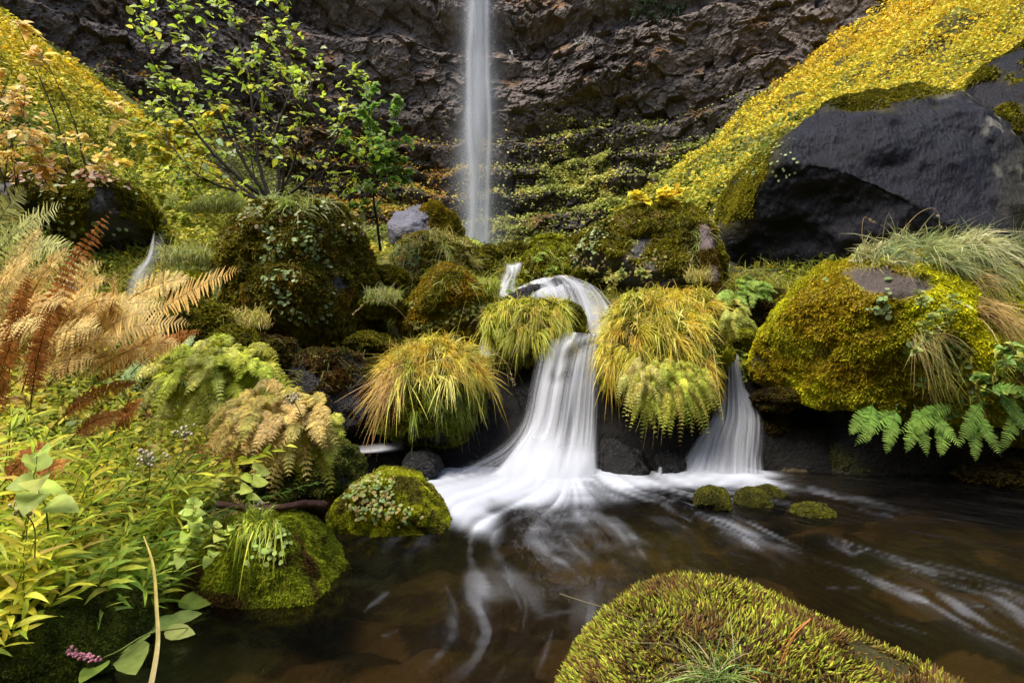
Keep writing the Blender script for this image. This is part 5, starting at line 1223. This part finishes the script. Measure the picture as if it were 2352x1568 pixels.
# white fluffy seed heads
def seed_head(u, v, y, r, n, stem_to, lab):
    e = empty('seed_plant', gp(*stem_to)); c0 = P3(u, v, y)
    tv, tf = tube(spline([P3(*stem_to), (P3(*stem_to) + c0) / 2 + np.array([.02, 0, .02]), c0], 10), .002, 5)
    mk('stem', tv, tf, M['grass'], parent=e, col=np.tile([.18, .2, .07], (len(tv), 1)))
    A = Acc(); D, F = ico(2)
    for k in range(n):
        p = c0 + rng.normal(0, r, 3) * np.array([1, .8, .6]); s = rng.uniform(.004, .0065)
        A.add(p + D * s * np.array([1, 1, 1.2]), F, np.array([.62, .55, .40]) * rng.uniform(.8, 1.1))
        tv, tf = tube([c0 - np.array([0, 0, .03]), p], .0008, 4); A.add(tv, tf, np.array([.25, .27, .12]))
    A.build('seed_cluster', M['leaf_soft'], parent=e); tag(e, lab, 'plant')
for a in [(672, 915, 2.7, .02, 22, (690, 1010, 2.75), 'white button seed heads in front of the tan maidenhair fern'), (335, 1050, 2.1, .02, 24, (330, 1150, 2.15), 'white seed heads in the middle of the yellow green stalks'),
          (50, 1168, 1.9, .02, 22, (80, 1280, 1.95), 'white seed heads at the left edge above the yellow stalks'), (160, 655, 2.6, .02, 20, (190, 760, 2.65), 'grey seed heads in the tan ferns'),
          (425, 990, 2.4, .02, 18, (400, 1080, 2.4), 'white seed heads just below the green maidenhair cushion'), (600, 1155, 2.65, .014, 12, (570, 1250, 2.75), 'small white seed heads beside the floating stick')]: seed_head(*a)
# ------------------------------------------------------------------ shrubs
def shrub(name, stems, leafsize, cols, label, cat='shrub', leaf_n=6, twig_n=7, prof=OVATE, aspect=.36, bark=(.03, .022, .02), seed=0, twigL=.5, r0=.02, dark=None, leaf_gate=None, twigdir=None, sub=2, tl=(.4, 1.0)):
    """stems: polylines of (u, v, depth); twigs leave them, and leaves sit on the outer twigs"""
    base = P3(*stems[0][0]); e = empty(name, tuple(float(x) for x in base))
    S = Acc(); Lp, Ld, Ls = [], [], []
    for st in stems:
        pts = spline([P3(*q) for q in st], 24); ln = np.linalg.norm(np.diff(pts, axis=0), axis=1).sum()
        pts[1:-1] += rng.normal(0, .006 * ln * .3, (22, 3))
        rr = r0 * (ln / 2.5) ** .6; rad = rr * (1 - .85 * np.linspace(0, 1, 24)); tv, tf = tube(pts, rad, 6); S.add(tv, tf, np.array(bark))
        tan = nrm(np.gradient(pts, axis=0))
        nt = max(3, int(twig_n * ln / 1.5))
        for k in range(nt):
            t = rng.uniform(.22, 1.0); i = min(23, int(t * 23))
            d = nrm(tan[i] * .8 + rng.normal(0, .55, 3) + np.array([0, 0, .15]) + (0 if twigdir is None else np.array(twigdir)))
            L = twigL * rng.uniform(*tl) * (1.15 - t * .6)
            tw = spline([pts[i], pts[i] + d * L * .5 + rng.normal(0, .03, 3) * L, pts[i] + d * L + np.array([0, 0, -.08 * L])], 8)
            tv, tf = tube(tw, rad[i] * .35 * (1 - .8 * np.linspace(0, 1, 8)) + .0012, 4); S.add(tv, tf, np.array(bark) * 1.2)
            tws = [tw]
            for s_ in range(sub):
                j = rng.integers(2, 7); d2 = nrm(d * .7 + rng.normal(0, .5, 3)); L2 = L * rng.uniform(.3, .6)
                t2 = spline([tw[j], tw[j] + d2 * L2 * .5, tw[j] + d2 * L2 + np.array([0, 0, -.05 * L2])], 6)
                tv, tf = tube(t2, .0018, 3); S.add(tv, tf, np.array(bark) * 1.2); tws.append(t2)
            for q in tws:
                m = max(2, int(leaf_n * rng.uniform(.6, 1.3)))
                for s_ in range(m):
                    f = rng.uniform(.25, 1.0) * (len(q) - 1); i0 = min(int(f), len(q) - 2); p = q[i0] + (q[i0 + 1] - q[i0]) * (f - i0)
                    Lp.append(p); Ld.append(nrm(nrm(q[-1] - q[0]) * .5 + rng.normal(0, .7, 3) * np.array([1, 1, .35])))
    S.build('stems', M['bark'], parent=e)
    Lp, Ld = np.array(Lp), np.array(Ld)
    if leaf_gate is not None:
        g = leaf_gate(Lp); Lp, Ld = Lp[g], Ld[g]
    if len(Lp) == 0: tag(e, label, cat); return e
    n = len(Lp); sz = leafsize * U(.55, 1.25, n); c = pick(cols, n, .15)
    nn = nrm(rdir(n) * .55 + np.array([0, -.35, .9]))
    V_, F_, C_ = ribbons(Lp + Ld * .01, Ld, nn, sz, sz * aspect, U(.05, .5, n), prof=prof, fold=.25, c0=c, c1=c * 1.1)
    mk('foliage', V_, F_, M['leaf'], parent=e, col=C_); tag(e, label, cat); return e
SG = [(.40, .54, .05), (.50, .60, .06), (.28, .40, .05), (.56, .60, .08), (.40, .48, .26)]
Ys = 6.6
stems_ = [[(628, 468, Ys), (600, 400, Ys), (585, 300, Ys), (572, 180, Ys), (540, 60, Ys + .1), (500, -60, Ys + .2)],
          [(625, 468, Ys), (590, 420, Ys - .1), (520, 300, Ys - .2), (470, 180, Ys - .3), (430, 60, Ys - .3), (400, -30, Ys - .3)],
          [(628, 466, Ys), (560, 420, Ys - .2), (470, 330, Ys - .4), (400, 230, Ys - .5), (340, 120, Ys - .6), (310, 30, Ys - .6)],
          [(632, 466, Ys), (640, 400, Ys + .1), (600, 250, Ys + .2), (600, 150, Ys + .2), (640, 60, Ys + .2), (680, -40, Ys + .2)],
          [(634, 466, Ys), (670, 390, Ys - .1), (690, 300, Ys - .2), (700, 220, Ys - .3), (720, 170, Ys - .3)],
          [(636, 466, Ys), (720, 400, Ys), (770, 320, Ys - .1), (800, 240, Ys - .1), (830, 200, Ys - .1)],
          [(630, 468, Ys), (540, 440, Ys), (450, 400, Ys - .1), (390, 330, Ys - .2), (350, 270, Ys - .2)],
          [(638, 466, Ys), (760, 430, Ys + .1), (830, 380, Ys + .1), (880, 330, Ys)],
          [(610, 380, Ys), (640, 280, Ys), (670, 200, Ys), (650, 120, Ys), (660, 90, Ys)],
          [(626, 468, Ys), (580, 450, Ys + .1), (500, 380, Ys + .3), (450, 280, Ys + .3), (420, 200, Ys + .4)],
          [(630, 466, Ys), (650, 420, Ys - .2), (640, 340, Ys - .3), (560, 260, Ys - .4), (520, 200, Ys - .5)]]
shrub('shrub', stems_, .082, SG, 'tall many-stemmed shrub with dark bare stems and bright green leaves on the olive boulder', leaf_n=2.5, twig_n=16, twigL=.7, r0=.024, sub=2, bark=(.012, .009, .008))
shrub('sapling', [[(874, 575, 7.4), (868, 522, 7.2), (858, 450, 7.0), (862, 380, 7.0), (850, 290, 7.0), (838, 190, 7.0)], [(862, 430, 7.0), (890, 380, 7.0), (905, 300, 7.0), (915, 210, 7.0)], [(860, 400, 7.0), (830, 360, 6.9), (810, 320, 6.8)], [(866, 470, 7.0), (900, 430, 7.1), (925, 400, 7.1)]], .075,
      [(.22, .38, .06), (.3, .46, .07), (.16, .3, .05), (.34, .44, .2)], 'small dark green leaved sapling right of the many-stemmed shrub', 'sapling', leaf_n=8, twig_n=17, twigL=.42, r0=.022, aspect=.48, prof=MAPLE)
ORL = [(.80, .58, .18), (.82, .66, .30), (.80, .58, .28), (.78, .60, .14), (.74, .46, .10)]
shrub('shrub', [[(20, 470, 4.2), (40, 400, 4.2), (20, 300, 4.1), (0, 200, 4.0)], [(30, 470, 4.2), (90, 380, 4.2), (120, 300, 4.2)], [(10, 470, 4.2), (-40, 350, 4.1), (-60, 200, 4.1)], [(40, 460, 4.2), (130, 400, 4.3), (200, 360, 4.3)], [(10, 440, 4.0), (20, 350, 3.9), (60, 250, 3.9)], [(20, 450, 4.0), (-20, 300, 3.9), (20, 180, 3.9)]], .056, ORL,
      'dense shrub with pale orange leaves at the left edge', leaf_n=7, twig_n=15, twigL=.42, r0=.012, aspect=.42)
shrub('slender_stem', [[(160, 375, 4.6), (120, 250, 4.5), (70, 130, 4.4), (30, 40, 4.3)]], .09, ORL, 'thin bare stem with a few pale orange leaves at its tip, left of the pair', 'shrub', leaf_n=4, twig_n=6, twigL=.25, r0=.012, leaf_gate=lambda P: uv_of(P)[1] < 200)
shrub('slender_stem', [[(195, 380, 4.6), (170, 280, 4.5), (120, 170, 4.4), (85, 110, 4.3)]], .09, ORL, 'thin bare stem with yellow leaf pairs, right one of the pair', 'shrub', leaf_n=3, twig_n=6, twigL=.25, r0=.012, leaf_gate=lambda P: uv_of(P)[1] < 260)
shrub('slender_stem', [[(205, 385, 4.8), (240, 330, 4.8), (262, 250, 4.8)]], .085, ORL, 'short thin twig tipped with a few pale pink leaves', 'shrub', leaf_n=3, twig_n=3, twigL=.15, r0=.007)
shrub('shrub', [[(440, 420, 8.5), (420, 350, 8.5), (390, 290, 8.5)], [(450, 420, 8.5), (480, 330, 8.5), (500, 270, 8.5)], [(430, 420, 8.5), (380, 370, 8.5), (330, 330, 8.5)]], .12, [(.62, .48, .04), (.55, .5, .06), (.4, .44, .06)],
      'yellow leaved low shrub behind the many-stemmed shrub', leaf_n=8, twig_n=14, twigL=.6, r0=.014, aspect=.45)
shrub('shrub', [[(380, 520, 6.6), (370, 460, 6.6), (350, 420, 6.6)], [(390, 520, 6.6), (420, 470, 6.6), (440, 430, 6.6)], [(385, 560, 6.4), (400, 520, 6.3), (430, 500, 6.3)]], .07, [(.42, .46, .06), (.36, .42, .06), (.5, .48, .08)],
      'low yellow green leafy bush above the dim side cascade', leaf_n=8, twig_n=16, twigL=.4, r0=.01, aspect=.45, prof=MAPLE)
shrub('vine_maple', [[(1500, 480, 7.6), (1485, 466, 7.6), (1470, 458, 7.5)], [(1510, 480, 7.6), (1530, 464, 7.6), (1560, 458, 7.5)], [(1500, 482, 7.6), (1515, 468, 7.5), (1520, 460, 7.4)]], .10, [(.72, .60, .04), (.66, .52, .05)],
      'small plant with bright yellow leaves on top of the brown mossy boulder', 'plant', leaf_n=7, twig_n=14, twigL=.3, r0=.006, aspect=.5, prof=MAPLE)
shrub('leafy_bush', [[(1370, 690, 7.0), (1360, 650, 6.9), (1350, 620, 6.8)], [(1375, 690, 7.0), (1400, 650, 6.9), (1400, 620, 6.8)]], .055, [(.5, .48, .12), (.42, .42, .1)], 'small pale yellow bush just right of the arched cascade', 'plant', leaf_n=8, twig_n=14, twigL=.25, r0=.005, aspect=.45)
shrub('leafy_bush', [[(1440, 690, 6.6), (1435, 660, 6.5), (1430, 640, 6.4)], [(1450, 690, 6.6), (1470, 650, 6.5), (1475, 630, 6.4)]], .05, [(.34, .38, .1), (.22, .28, .07), (.5, .44, .12)], 'small green bush behind the top of the biggest grass clump', 'plant', leaf_n=8, twig_n=14, twigL=.25, r0=.005, aspect=.45)
shrub('leafy_bush', [[(2140, 800, 4.3), (2120, 740, 4.25), (2110, 690, 4.2)], [(2150, 790, 4.3), (2180, 730, 4.25), (2190, 690, 4.2)], [(2145, 800, 4.3), (2140, 760, 4.2), (2150, 720, 4.15)]], .04, [(.30, .36, .09), (.24, .32, .08), (.42, .44, .14)],
      'pale green leafy plant in the middle right of the yellow mossy boulder', 'plant', leaf_n=6, twig_n=22, twigL=.2, r0=.005, aspect=.45)
shrub('leafy_bush', [[(2300, 900, 4.2), (2280, 850, 4.15), (2300, 800, 4.1)], [(2320, 900, 4.2), (2350, 850, 4.15), (2380, 800, 4.1)], [(2240, 930, 4.25), (2230, 900, 4.2), (2240, 870, 4.15)]], .05, [(.14, .26, .06), (.2, .32, .08), (.42, .44, .08)],
      'green leafy plant above the sword fern', 'plant', leaf_n=6, twig_n=20, twigL=.22, r0=.005, aspect=.5)
shrub('leafy_bush', [[(1215, 640, 7.4), (1225, 610, 7.3), (1240, 590, 7.2)], [(1225, 640, 7.4), (1260, 615, 7.3), (1280, 600, 7.2)]], .05, [(.26, .36, .06), (.36, .42, .08)], 'small green plant on the rock beside the topmost cascade', 'plant', leaf_n=7, twig_n=12, twigL=.22, r0=.004, aspect=.45)
shrub('conifer_bush', [[(1520, 60, 40), (1515, 20, 40), (1510, -30, 40)], [(1520, 60, 40), (1545, 20, 40), (1560, -20, 40)], [(1515, 60, 40), (1490, 25, 40), (1480, -10, 40)]], .35, [(.035, .06, .03), (.05, .08, .04)], 'dark green bush growing high on the cliff right of the tall fall', 'bush', leaf_n=14, twig_n=9, twigL=1.4, r0=.05, aspect=.12, prof=DIAM)
# pale dead branches on the ledges
for sts, lab in [([[(1310, 108, 39.5), (1335, 98, 39.4), (1362, 84, 39.3)], [(1320, 104, 39.5), (1340, 90, 39.4), (1350, 80, 39.3)], [(1330, 100, 39.5), (1350, 98, 39.3), (1368, 100, 39.2)]], 'bleached dead branches on the cliff ledge right of the tall fall'),
                 ([[(1174, 118, 39.5), (1176, 130, 39.3), (1178, 146, 39.2)], [(1172, 120, 39.4), (1180, 135, 39.2), (1182, 150, 39.1)]], 'small bleached root hanging from the ledge just beside the tall fall')]:
    A = Acc()
    for s_ in sts:
        pts = spline([P3(*q) for q in s_], 14) + rng.normal(0, .06, (14, 3)); tv, tf = tube(pts, .05 * (1 - .7 * np.linspace(0, 1, 14)), 5); A.add(tv, tf, np.array([.5, .48, .46]))
        for k in range(6):
            i = rng.integers(3, 13); d = nrm(rng.normal(0, 1, 3)); tv, tf = tube([pts[i], pts[i] + d * .25, pts[i] + d * .5 + rng.normal(0, .08, 3)], [.025, .02, .008], 4); A.add(tv, tf, np.array([.5, .48, .46]))
    o = A.build('dead_branch', M['leaf_soft']); tag(o, lab, 'branch')
# mossy snag against the huge boulder
pts = spline([P3(1612, 520, 7.2), P3(1625, 580, 7.0), P3(1636, 640, 6.9), P3(1642, 720, 6.8)], 60)
tv, tf = tube(pts, .085 + .02 * fbm(pts * 4, 3, 2), 28)
nn_ = nrm(tv - np.repeat(pts, 28, 0)); tv = tv + nn_ * (.018 * fbm(tv * 14, 8, 4))[:, None]
cm = sstep(-.1, .3, fbm(tv * 5, 9, 3) + .25)[:, None]; e = mk('snag', tv, tf, M['rock'], col=lerp(np.array([.09, .065, .06]), np.array([.09, .07, .012]), cm)); tag(e, 'leaning mossy dead tree snag against the huge dark boulder', 'snag')
P, N = scatter(tv, tf, 9000, lambda P, N: sstep(-.1, .3, fbm(P * 5, 9, 3) + .25))
c = pick([(.1, .085, .012), (.14, .08, .012)], len(P), .2); V_, F_, C_ = ribbons(P, nrm(N + rdir(len(P)) * .7), rdir(len(P)), .03, .006, .3, prof=DIAM, c0=c); mk('moss', V_, F_, M['moss'], parent=e, col=C_)
# stick lying at the pool edge
pts = spline([P3(500, 1158, 3.0), P3(580, 1166, 2.95), P3(650, 1164, 2.95), P3(700, 1155, 2.98), P3(752, 1158, 3.0)], 40)
tv, tf = tube(pts, np.concatenate([np.full(37, .017), [.02, .016, .008]]) * (1 + .1 * rng.random(40)), 12)
o = mk('stick', tv, tf, M['rock'], col=np.tile([.10, .045, .035], (len(tv), 1)) * (1 + .4 * fbm(tv * 25, 3, 3))[:, None]); tag(o, 'brown broken stick lying at the pool edge behind the low mossy rock', 'stick')

# ------------------------------------------------------------------ round leaves, fallen leaves
DISC = ((0, .35), (.2, .85), (.5, 1), (.8, .85), (1, .35))
def round_leaves(b, box, n, size, cols, label, thr=.1, name='creeping_plant', cat='plant', face=.5):
    w0 = uvw(*box)
    def w(P, N): return w0(P, N) * sstep(thr, thr + .2, fbm(P * 3.2, 950 + n, 2)) * sstep(-.3, .2, -N[:, 1])
    P, N = scatter(b['V'], b['F'], n, w)
    if len(P) == 0: return
    N2 = nrm(N + np.array([0, -.3, .9]) * face + rdir(n) * .25)
    d = nrm(np.cross(N2, rdir(n))); s = size * U(.5, 1.2, n); c = pick(cols, n, .12)
    V_, F_, C_ = ribbons(P + N * (.015 + .03 * rng.random((n, 1))) - d * s[:, None] * .5, d, N2, s, s * .52, .05, prof=DISC, fold=.12, c0=c)
    tag(mk(name, V_, F_, M['leaf'], col=C_), label, cat, kind='stuff')
PG = [(.34, .44, .18), (.26, .36, .13), (.42, .5, .24)]
b = bl('large olive mossy')
round_leaves(b, (600, 760, 520, 740), 420, .038, PG, 'pale round-leaved creeper down the front of the olive mossy boulder', .05)
round_leaves(b, (560, 860, 470, 540), 300, .04, PG + [(.5, .4, .28)], 'pale leaves scattered along the top of the olive mossy boulder', -.1)
round_leaves(bl('dark mossy boulder with fallen'), (60, 330, 390, 600), 120, .05, PG, 'round green leaves dotting the dark mossy boulder', -.1)
round_leaves(bl('dark mossy boulder with fallen'), (30, 320, 380, 430), 260, .06, [(.5, .3, .2), (.55, .42, .3), (.35, .15, .08), (.6, .45, .2)], 'fallen pinkish and tan leaves on top of the dark mossy boulder', -.5, 'fallen_leaves', 'leaves')
b = bl('rounded boulder under bright')
round_leaves(b, (1900, 2040, 640, 720), 34, .045, PG[:2], 'few round leaves near the bare patch of the yellow mossy boulder', -.2)
round_leaves(b, (2060, 2352, 780, 960), 260, .045, [(.24, .36, .12), (.16, .3, .08), (.4, .44, .08)], 'round green leaves low on the right of the yellow mossy boulder', -.1)
round_leaves(b, (2180, 2352, 920, 1000), 90, .06, [(.42, .52, .08), (.3, .42, .08)], 'larger yellow green round leaves just above the sword fern', -.3)
round_leaves(bl('huge dark smooth'), (1690, 1830, 250, 420), 110, .04, PG, 'small pale leaves on the mossy left shoulder of the huge dark boulder', .0)
b = bl('brown mossy boulder topped')
round_leaves(b, (1310, 1400, 530, 590), 160, .042, PG, 'patch of pale round leaves on the left shoulder of the brown mossy boulder', -.3)
round_leaves(b, (1320, 1640, 500, 680), 260, .035, [(.36, .36, .1), (.24, .28, .08), (.45, .32, .14)], 'scattered small leaves on the face of the brown mossy boulder', .0)
b = bl('bright green mossy rock in the pool')
round_leaves(b, (800, 990, 1095, 1190), 330, .022, [(.26, .40, .14), (.4, .46, .14), (.5, .36, .14)], 'tiny leaves growing in the middle of the bright green mossy pool rock', .0)
round_leaves(bl('low mossy rock with a green grass'), (580, 660, 1210, 1290), 60, .024, [(.4, .52, .14)], 'small pale leaves under the grass tuft on the low mossy rock', -.4)
round_leaves(bl('grassy mossy hummock'), (860, 960, 570, 640), 500, .05, [(.2, .28, .1), (.12, .2, .06)], 'dark green leaves low on the grassy hummock', -.1)
b = bl('orange mossy hummock')
round_leaves(b, (940, 1120, 700, 800), 500, .04, [(.2, .24, .05), (.3, .3, .08), (.14, .16, .04)], 'small olive leaves at the foot of the orange mossy hummock', -.1)

# leaves trailing in the water, bottom left
A = Acc()
spots_ = [((270, 1440), (345, 1425), .05), ((340, 1455), (415, 1420), .05), ((380, 1455), (440, 1460), .03), ((335, 1450), (280, 1500), .05), ((300, 1490), (310, 1545), .04), ((210, 1490), (300, 1470), .035), ((140, 1530), (200, 1530), .03), ((410, 1395), (505, 1370), .035), ((240, 1520), (190, 1568), .04), ((390, 1430), (455, 1415), .03)]
for (a, b_, w_) in spots_:
    def wp(u, v): y = CAMZ * FPX / (v - CV) * .985; return P3(u, v, y)
    p0, p1 = wp(*a), wp(*b_); L = np.linalg.norm(p1 - p0)
    c = pick([(.3, .42, .06), (.36, .44, .1), (.26, .36, .08)], 1, .1)
    p0 = p0 + [0, 0, .012]; p1 = p1 + [0, 0, .012]; A.add(*ribbons(p0[None], (p1 - p0)[None], np.array([[.1, -.6, .8]]), L * 1.15, L * .30, .02, prof=OVATE, fold=.12, c0=c))
tv, tf = tube(spline([P3(140, 1545, 2.0), P3(260, 1500, 2.1), P3(340, 1455, 2.2), P3(430, 1440, 2.3)], 16), .003, 5); A.add(tv, tf, np.array([.3, .34, .08]))
tag(A.build('water_plant', M['leaf']), 'oval green leaves trailing in the dark water at the bottom left', 'plant')
A = Acc(); D, F = ico(2)
for k in range(70):
    t = rng.random(); p = P3(155 + 75 * t, 1495 + 20 * t, 1.98) + rng.normal(0, .006, 3); A.add(p + D * rng.uniform(.003, .006), F, np.array([.5, .22, .26]) * rng.uniform(.7, 1.2))
tag(A.build('flower_spike', M['leaf_soft']), 'faded pink flower spike lying over the dark green corner rock', 'flower')
A = Acc()
pts = spline([P3(330, 1230, 1.9), P3(352, 1300, 1.85), P3(360, 1400, 1.78), P3(362, 1480, 1.7), P3(345, 1580, 1.62), P3(330, 1640, 1.56)], 30)
t_a = nrm(np.gradient(pts, axis=0)); sd = nrm(np.cross(t_a, [0, -1, .2])); wv = .009 * np.interp(np.linspace(0, 1, 30), [0, .15, .8, 1], [.2, .5, 1, .9])
V_ = np.stack([pts - sd * wv[:, None], pts + np.array([0, -.003, 0]), pts + sd * wv[:, None]], 1).reshape(-1, 3)
cc_ = np.repeat(lerp(np.array([.5, .42, .08]), np.array([.30, .24, .12]), np.linspace(0, 1, 30)[:, None]), 3, 0)
tag(mk('reed_blade', V_, grid_faces(30, 3), M['grass'], col=cc_), 'long bent reed blade trailing down into the water at the bottom left', 'reed')

# ------------------------------------------------------------------ the close rock: shaggy moss shoots, needles, grass
def shoots(b, n, label_parent, Lr=(.012, .024), rad=.0013, gate=None):
    V, F = b['V'], b['F']
    P, N = scatter(V, F, n, lambda P, N: (P[:, 2] > .05) * (((P - np.array([0, 0, CAMZ])) * N).sum(1) < .35) * (1 if gate is None else gate(P)))
    n = len(P); K, S_ = 7, 5
    t = np.linspace(0, 1, K)
    g = np.stack([fbm(P * 9, 61, 2), fbm(P * 9 + 7, 62, 2), -.5 + 0 * P[:, 0]], 1)
    d0 = nrm(N * .55 + rdir(n) * .45 + g * .7); bend = nrm(N * .8 + rdir(n) * .3 + np.array([0, 0, .7]))
    L = U(*Lr, n)
    c = P[:, None] + (d0 * L[:, None])[:, None] * t[None, :, None] + (bend * (L * .45)[:, None])[:, None] * (t ** 2)[None, :, None]
    tan = nrm(d0[:, None] + bend[:, None] * .9 * t[None, :, None])
    a = nrm(np.cross(tan, rdir(n)[:, None] + 0 * tan)); b2 = np.cross(tan, a)
    rr = rad * np.array([.55, .6, .7, 1.0, 1.25, 1.05, .25])[None, :] * U(.7, 1.25, n)[:, None]
    rr = rr * (1 + .18 * rng.normal(size=(n, K)))
    an = np.arange(S_) / S_ * 2 * np.pi
    W = c[:, :, None] + rr[:, :, None, None] * (a[:, :, None] * np.cos(an)[None, None, :, None] + b2[:, :, None] * np.sin(an)[None, None, :, None])
    i = np.arange(K - 1)[:, None]; j = np.arange(S_)[None, :]; j2 = (j + 1) % S_
    q = np.stack([i * S_ + j, i * S_ + j2, (i + 1) * S_ + j2, (i + 1) * S_ + j], -1).reshape(-1, 4)
    FF = (np.arange(n)[:, None, None] * K * S_ + q[None]).reshape(-1, 4)
    zone = sstep(-.25, .35, fbm(P * 7, 66, 3) + .25)[:, None]
    tipc = lerp(pick([(.16, .09, .02), (.12, .06, .03), (.2, .16, .03)], n, .2), pick([(.36, .40, .04), (.46, .46, .06), (.26, .32, .03), (.30, .30, .03)], n, .15), zone * (rng.random((n, 1)) < .55))
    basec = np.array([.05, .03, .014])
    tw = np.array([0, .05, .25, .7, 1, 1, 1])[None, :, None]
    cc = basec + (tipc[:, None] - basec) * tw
    cc = np.broadcast_to(cc[:, :, None], W.shape)
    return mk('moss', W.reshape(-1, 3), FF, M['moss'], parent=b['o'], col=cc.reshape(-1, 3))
def bare_gate(P):
    u, v = uv_of(P)
    bare = np.exp(-(((u - 2040) / 95) ** 2 + ((v - 1530 - (u - 2040) * .42) / 26) ** 2) * 1.2) + np.exp(-(((u - 1980) / 50) ** 2 + ((v - 1490 - (u - 1980) * .5) / 20) ** 2)) * .6
    return np.clip(1 - 1.6 * bare, 0.02, 1)
shoots(FG, 36000, '', (.012, .026), .0017, bare_gate)
# pine needles
for (u0, v0, u1, v1, lab) in [(1862, 1420, 1785, 1508, 'longest orange pine needle pair on the close mossy rock')]:
    A = Acc(); c0 = P3(1862, 1420, .985)
    for tip_ in [(1785, 1510, 1.0), (1800, 1520, .99), (1790, 1528, .97)]:
        p1 = P3(*tip_); mid = (c0 + p1) / 2 + np.array([-.010, -.01, .012]); tv, tf = tube(spline([c0, mid, p1], 20), .0011, 6); A.add(tv, tf, np.array([.55, .24, .07]) * rng.uniform(.85, 1.1))
    tag(A.build('pine_needles', M['leaf_soft']), 'bundle of bent orange pine needles on the close mossy rock', 'pine needles')
def fg_hit(u, v):
    """surface point of the close rock under a photo point"""
    uu, vv = uv_of(FG['V']); dd = (uu - u) ** 2 + (vv - v) ** 2; m = dd < max(900, dd.min() * 1.5)
    i = np.where(m)[0]; k = i[np.argmin(FG['V'][i, 1])]; return FG['V'][k]
for k, (a, b_) in enumerate([((1915, 1390), (1945, 1395)), ((1880, 1410), (1900, 1400)), ((2010, 1500), (2045, 1555)), ((1720, 1530), (1745, 1560)), ((1700, 1505), (1712, 1545))]):
    p0, p1 = fg_hit(*[min(max(x, 0), 9999) for x in a]) + [0, -.012, .012], fg_hit(*b_) + [0, -.012, .012]
    tv, tf = tube(spline([p0, (p0 + p1) / 2 + [0, 0, .008], p1], 12), .0009, 5)
    tag(mk('pine_needle', tv, tf, M['leaf_soft'], col=np.tile([.5, .2, .06], (len(tv), 1))), 'single orange needle lying in the moss of the close rock', 'pine needle', 'single needles on the close rock')
base_ = fg_hit(1640, 1530) + np.array([0, -.01, .005])
A = Acc()
n = 170; d = nrm(rdir(n) * np.array([1, .6, .5]) + np.array([.0, -.1, .5])); c = pick([(.2, .32, .06), (.3, .4, .1), (.16, .26, .08), (.45, .4, .2)], n, .15)
A.add(*ribbons(base_ + rng.normal(0, .012, (n, 3)) * [1.5, 1, .3], d, rdir(n), U(.07, .19, n), .0011, .5, prof=BLADE, c0=c, curl=rdir(n) * .2))
for (u, v, y) in [(1285, 1362, 1.0), (1440, 1475, .95), (1560, 1430, 1.0), (1700, 1470, .95), (1500, 1568, .85), (1420, 1640, .85)]:
    p1 = P3(u, v, y); mid = (base_ + p1) / 2 + np.array([0, 0, .03]); tv, tf = tube(spline([base_, mid, p1], 24), np.linspace(.0010, .0005, 24), 5); A.add(tv, tf, np.array([.5, .42, .2]))
tag(A.build('grass_tuft', M['grass']), 'thin green grass tuft with long straw stalks on the close mossy rock', 'grass')
# long arching seed stalks
for pts_, lab in [([(1640, 680, 5.0), (1680, 640, 4.9), (1740, 618, 4.8), (1790, 650, 4.7)], 'long arching grass seed stalk right of the biggest grass clump'), ([(2000, 580, 4.5), (2060, 540, 4.5), (2110, 490, 4.5), (2148, 480, 4.5), (2160, 520, 4.5)], 'tall bent straw stalk in front of the huge dark boulder'),
                  ([(1990, 590, 4.5), (1980, 540, 4.5), (1985, 500, 4.5), (2005, 510, 4.5)], 'short curved straw stalk in front of the huge dark boulder'), ([(1000, 830, 4.8), (1100, 800, 4.7), (1160, 830, 4.6), (1180, 880, 4.6)], 'arching straw stalk from the golden clump toward the widest fall'),
                  ([(960, 760, 5.1), (900, 700, 5.0), (850, 690, 4.95), (812, 720, 4.9)], 'arching straw stalk curving left from the golden clump'), ([(380, 560, 2.9), (375, 640, 2.9), (372, 720, 2.85), (360, 800, 2.8)], 'thin brown upright dead stem in front of the dim side cascade')]:
    A = Acc(); pp = spline([P3(*q) for q in pts_], 30); tv, tf = tube(pp, np.linspace(.0028, .0014, 30), 5); A.add(tv, tf, np.array([.42, .32, .14]))
    n = 26; k = rng.integers(24, 30, n); A.add(*ribbons(pp[k] + rng.normal(0, .004, (n, 3)), nrm(rdir(n) + nrm(pp[-1] - pp[-4])), rdir(n), .018, .0025, .2, prof=DIAM, c0=pick([(.5, .4, .2)], n)))
    tag(A.build('grass_stalk', M['grass']), lab, 'grass stalk')
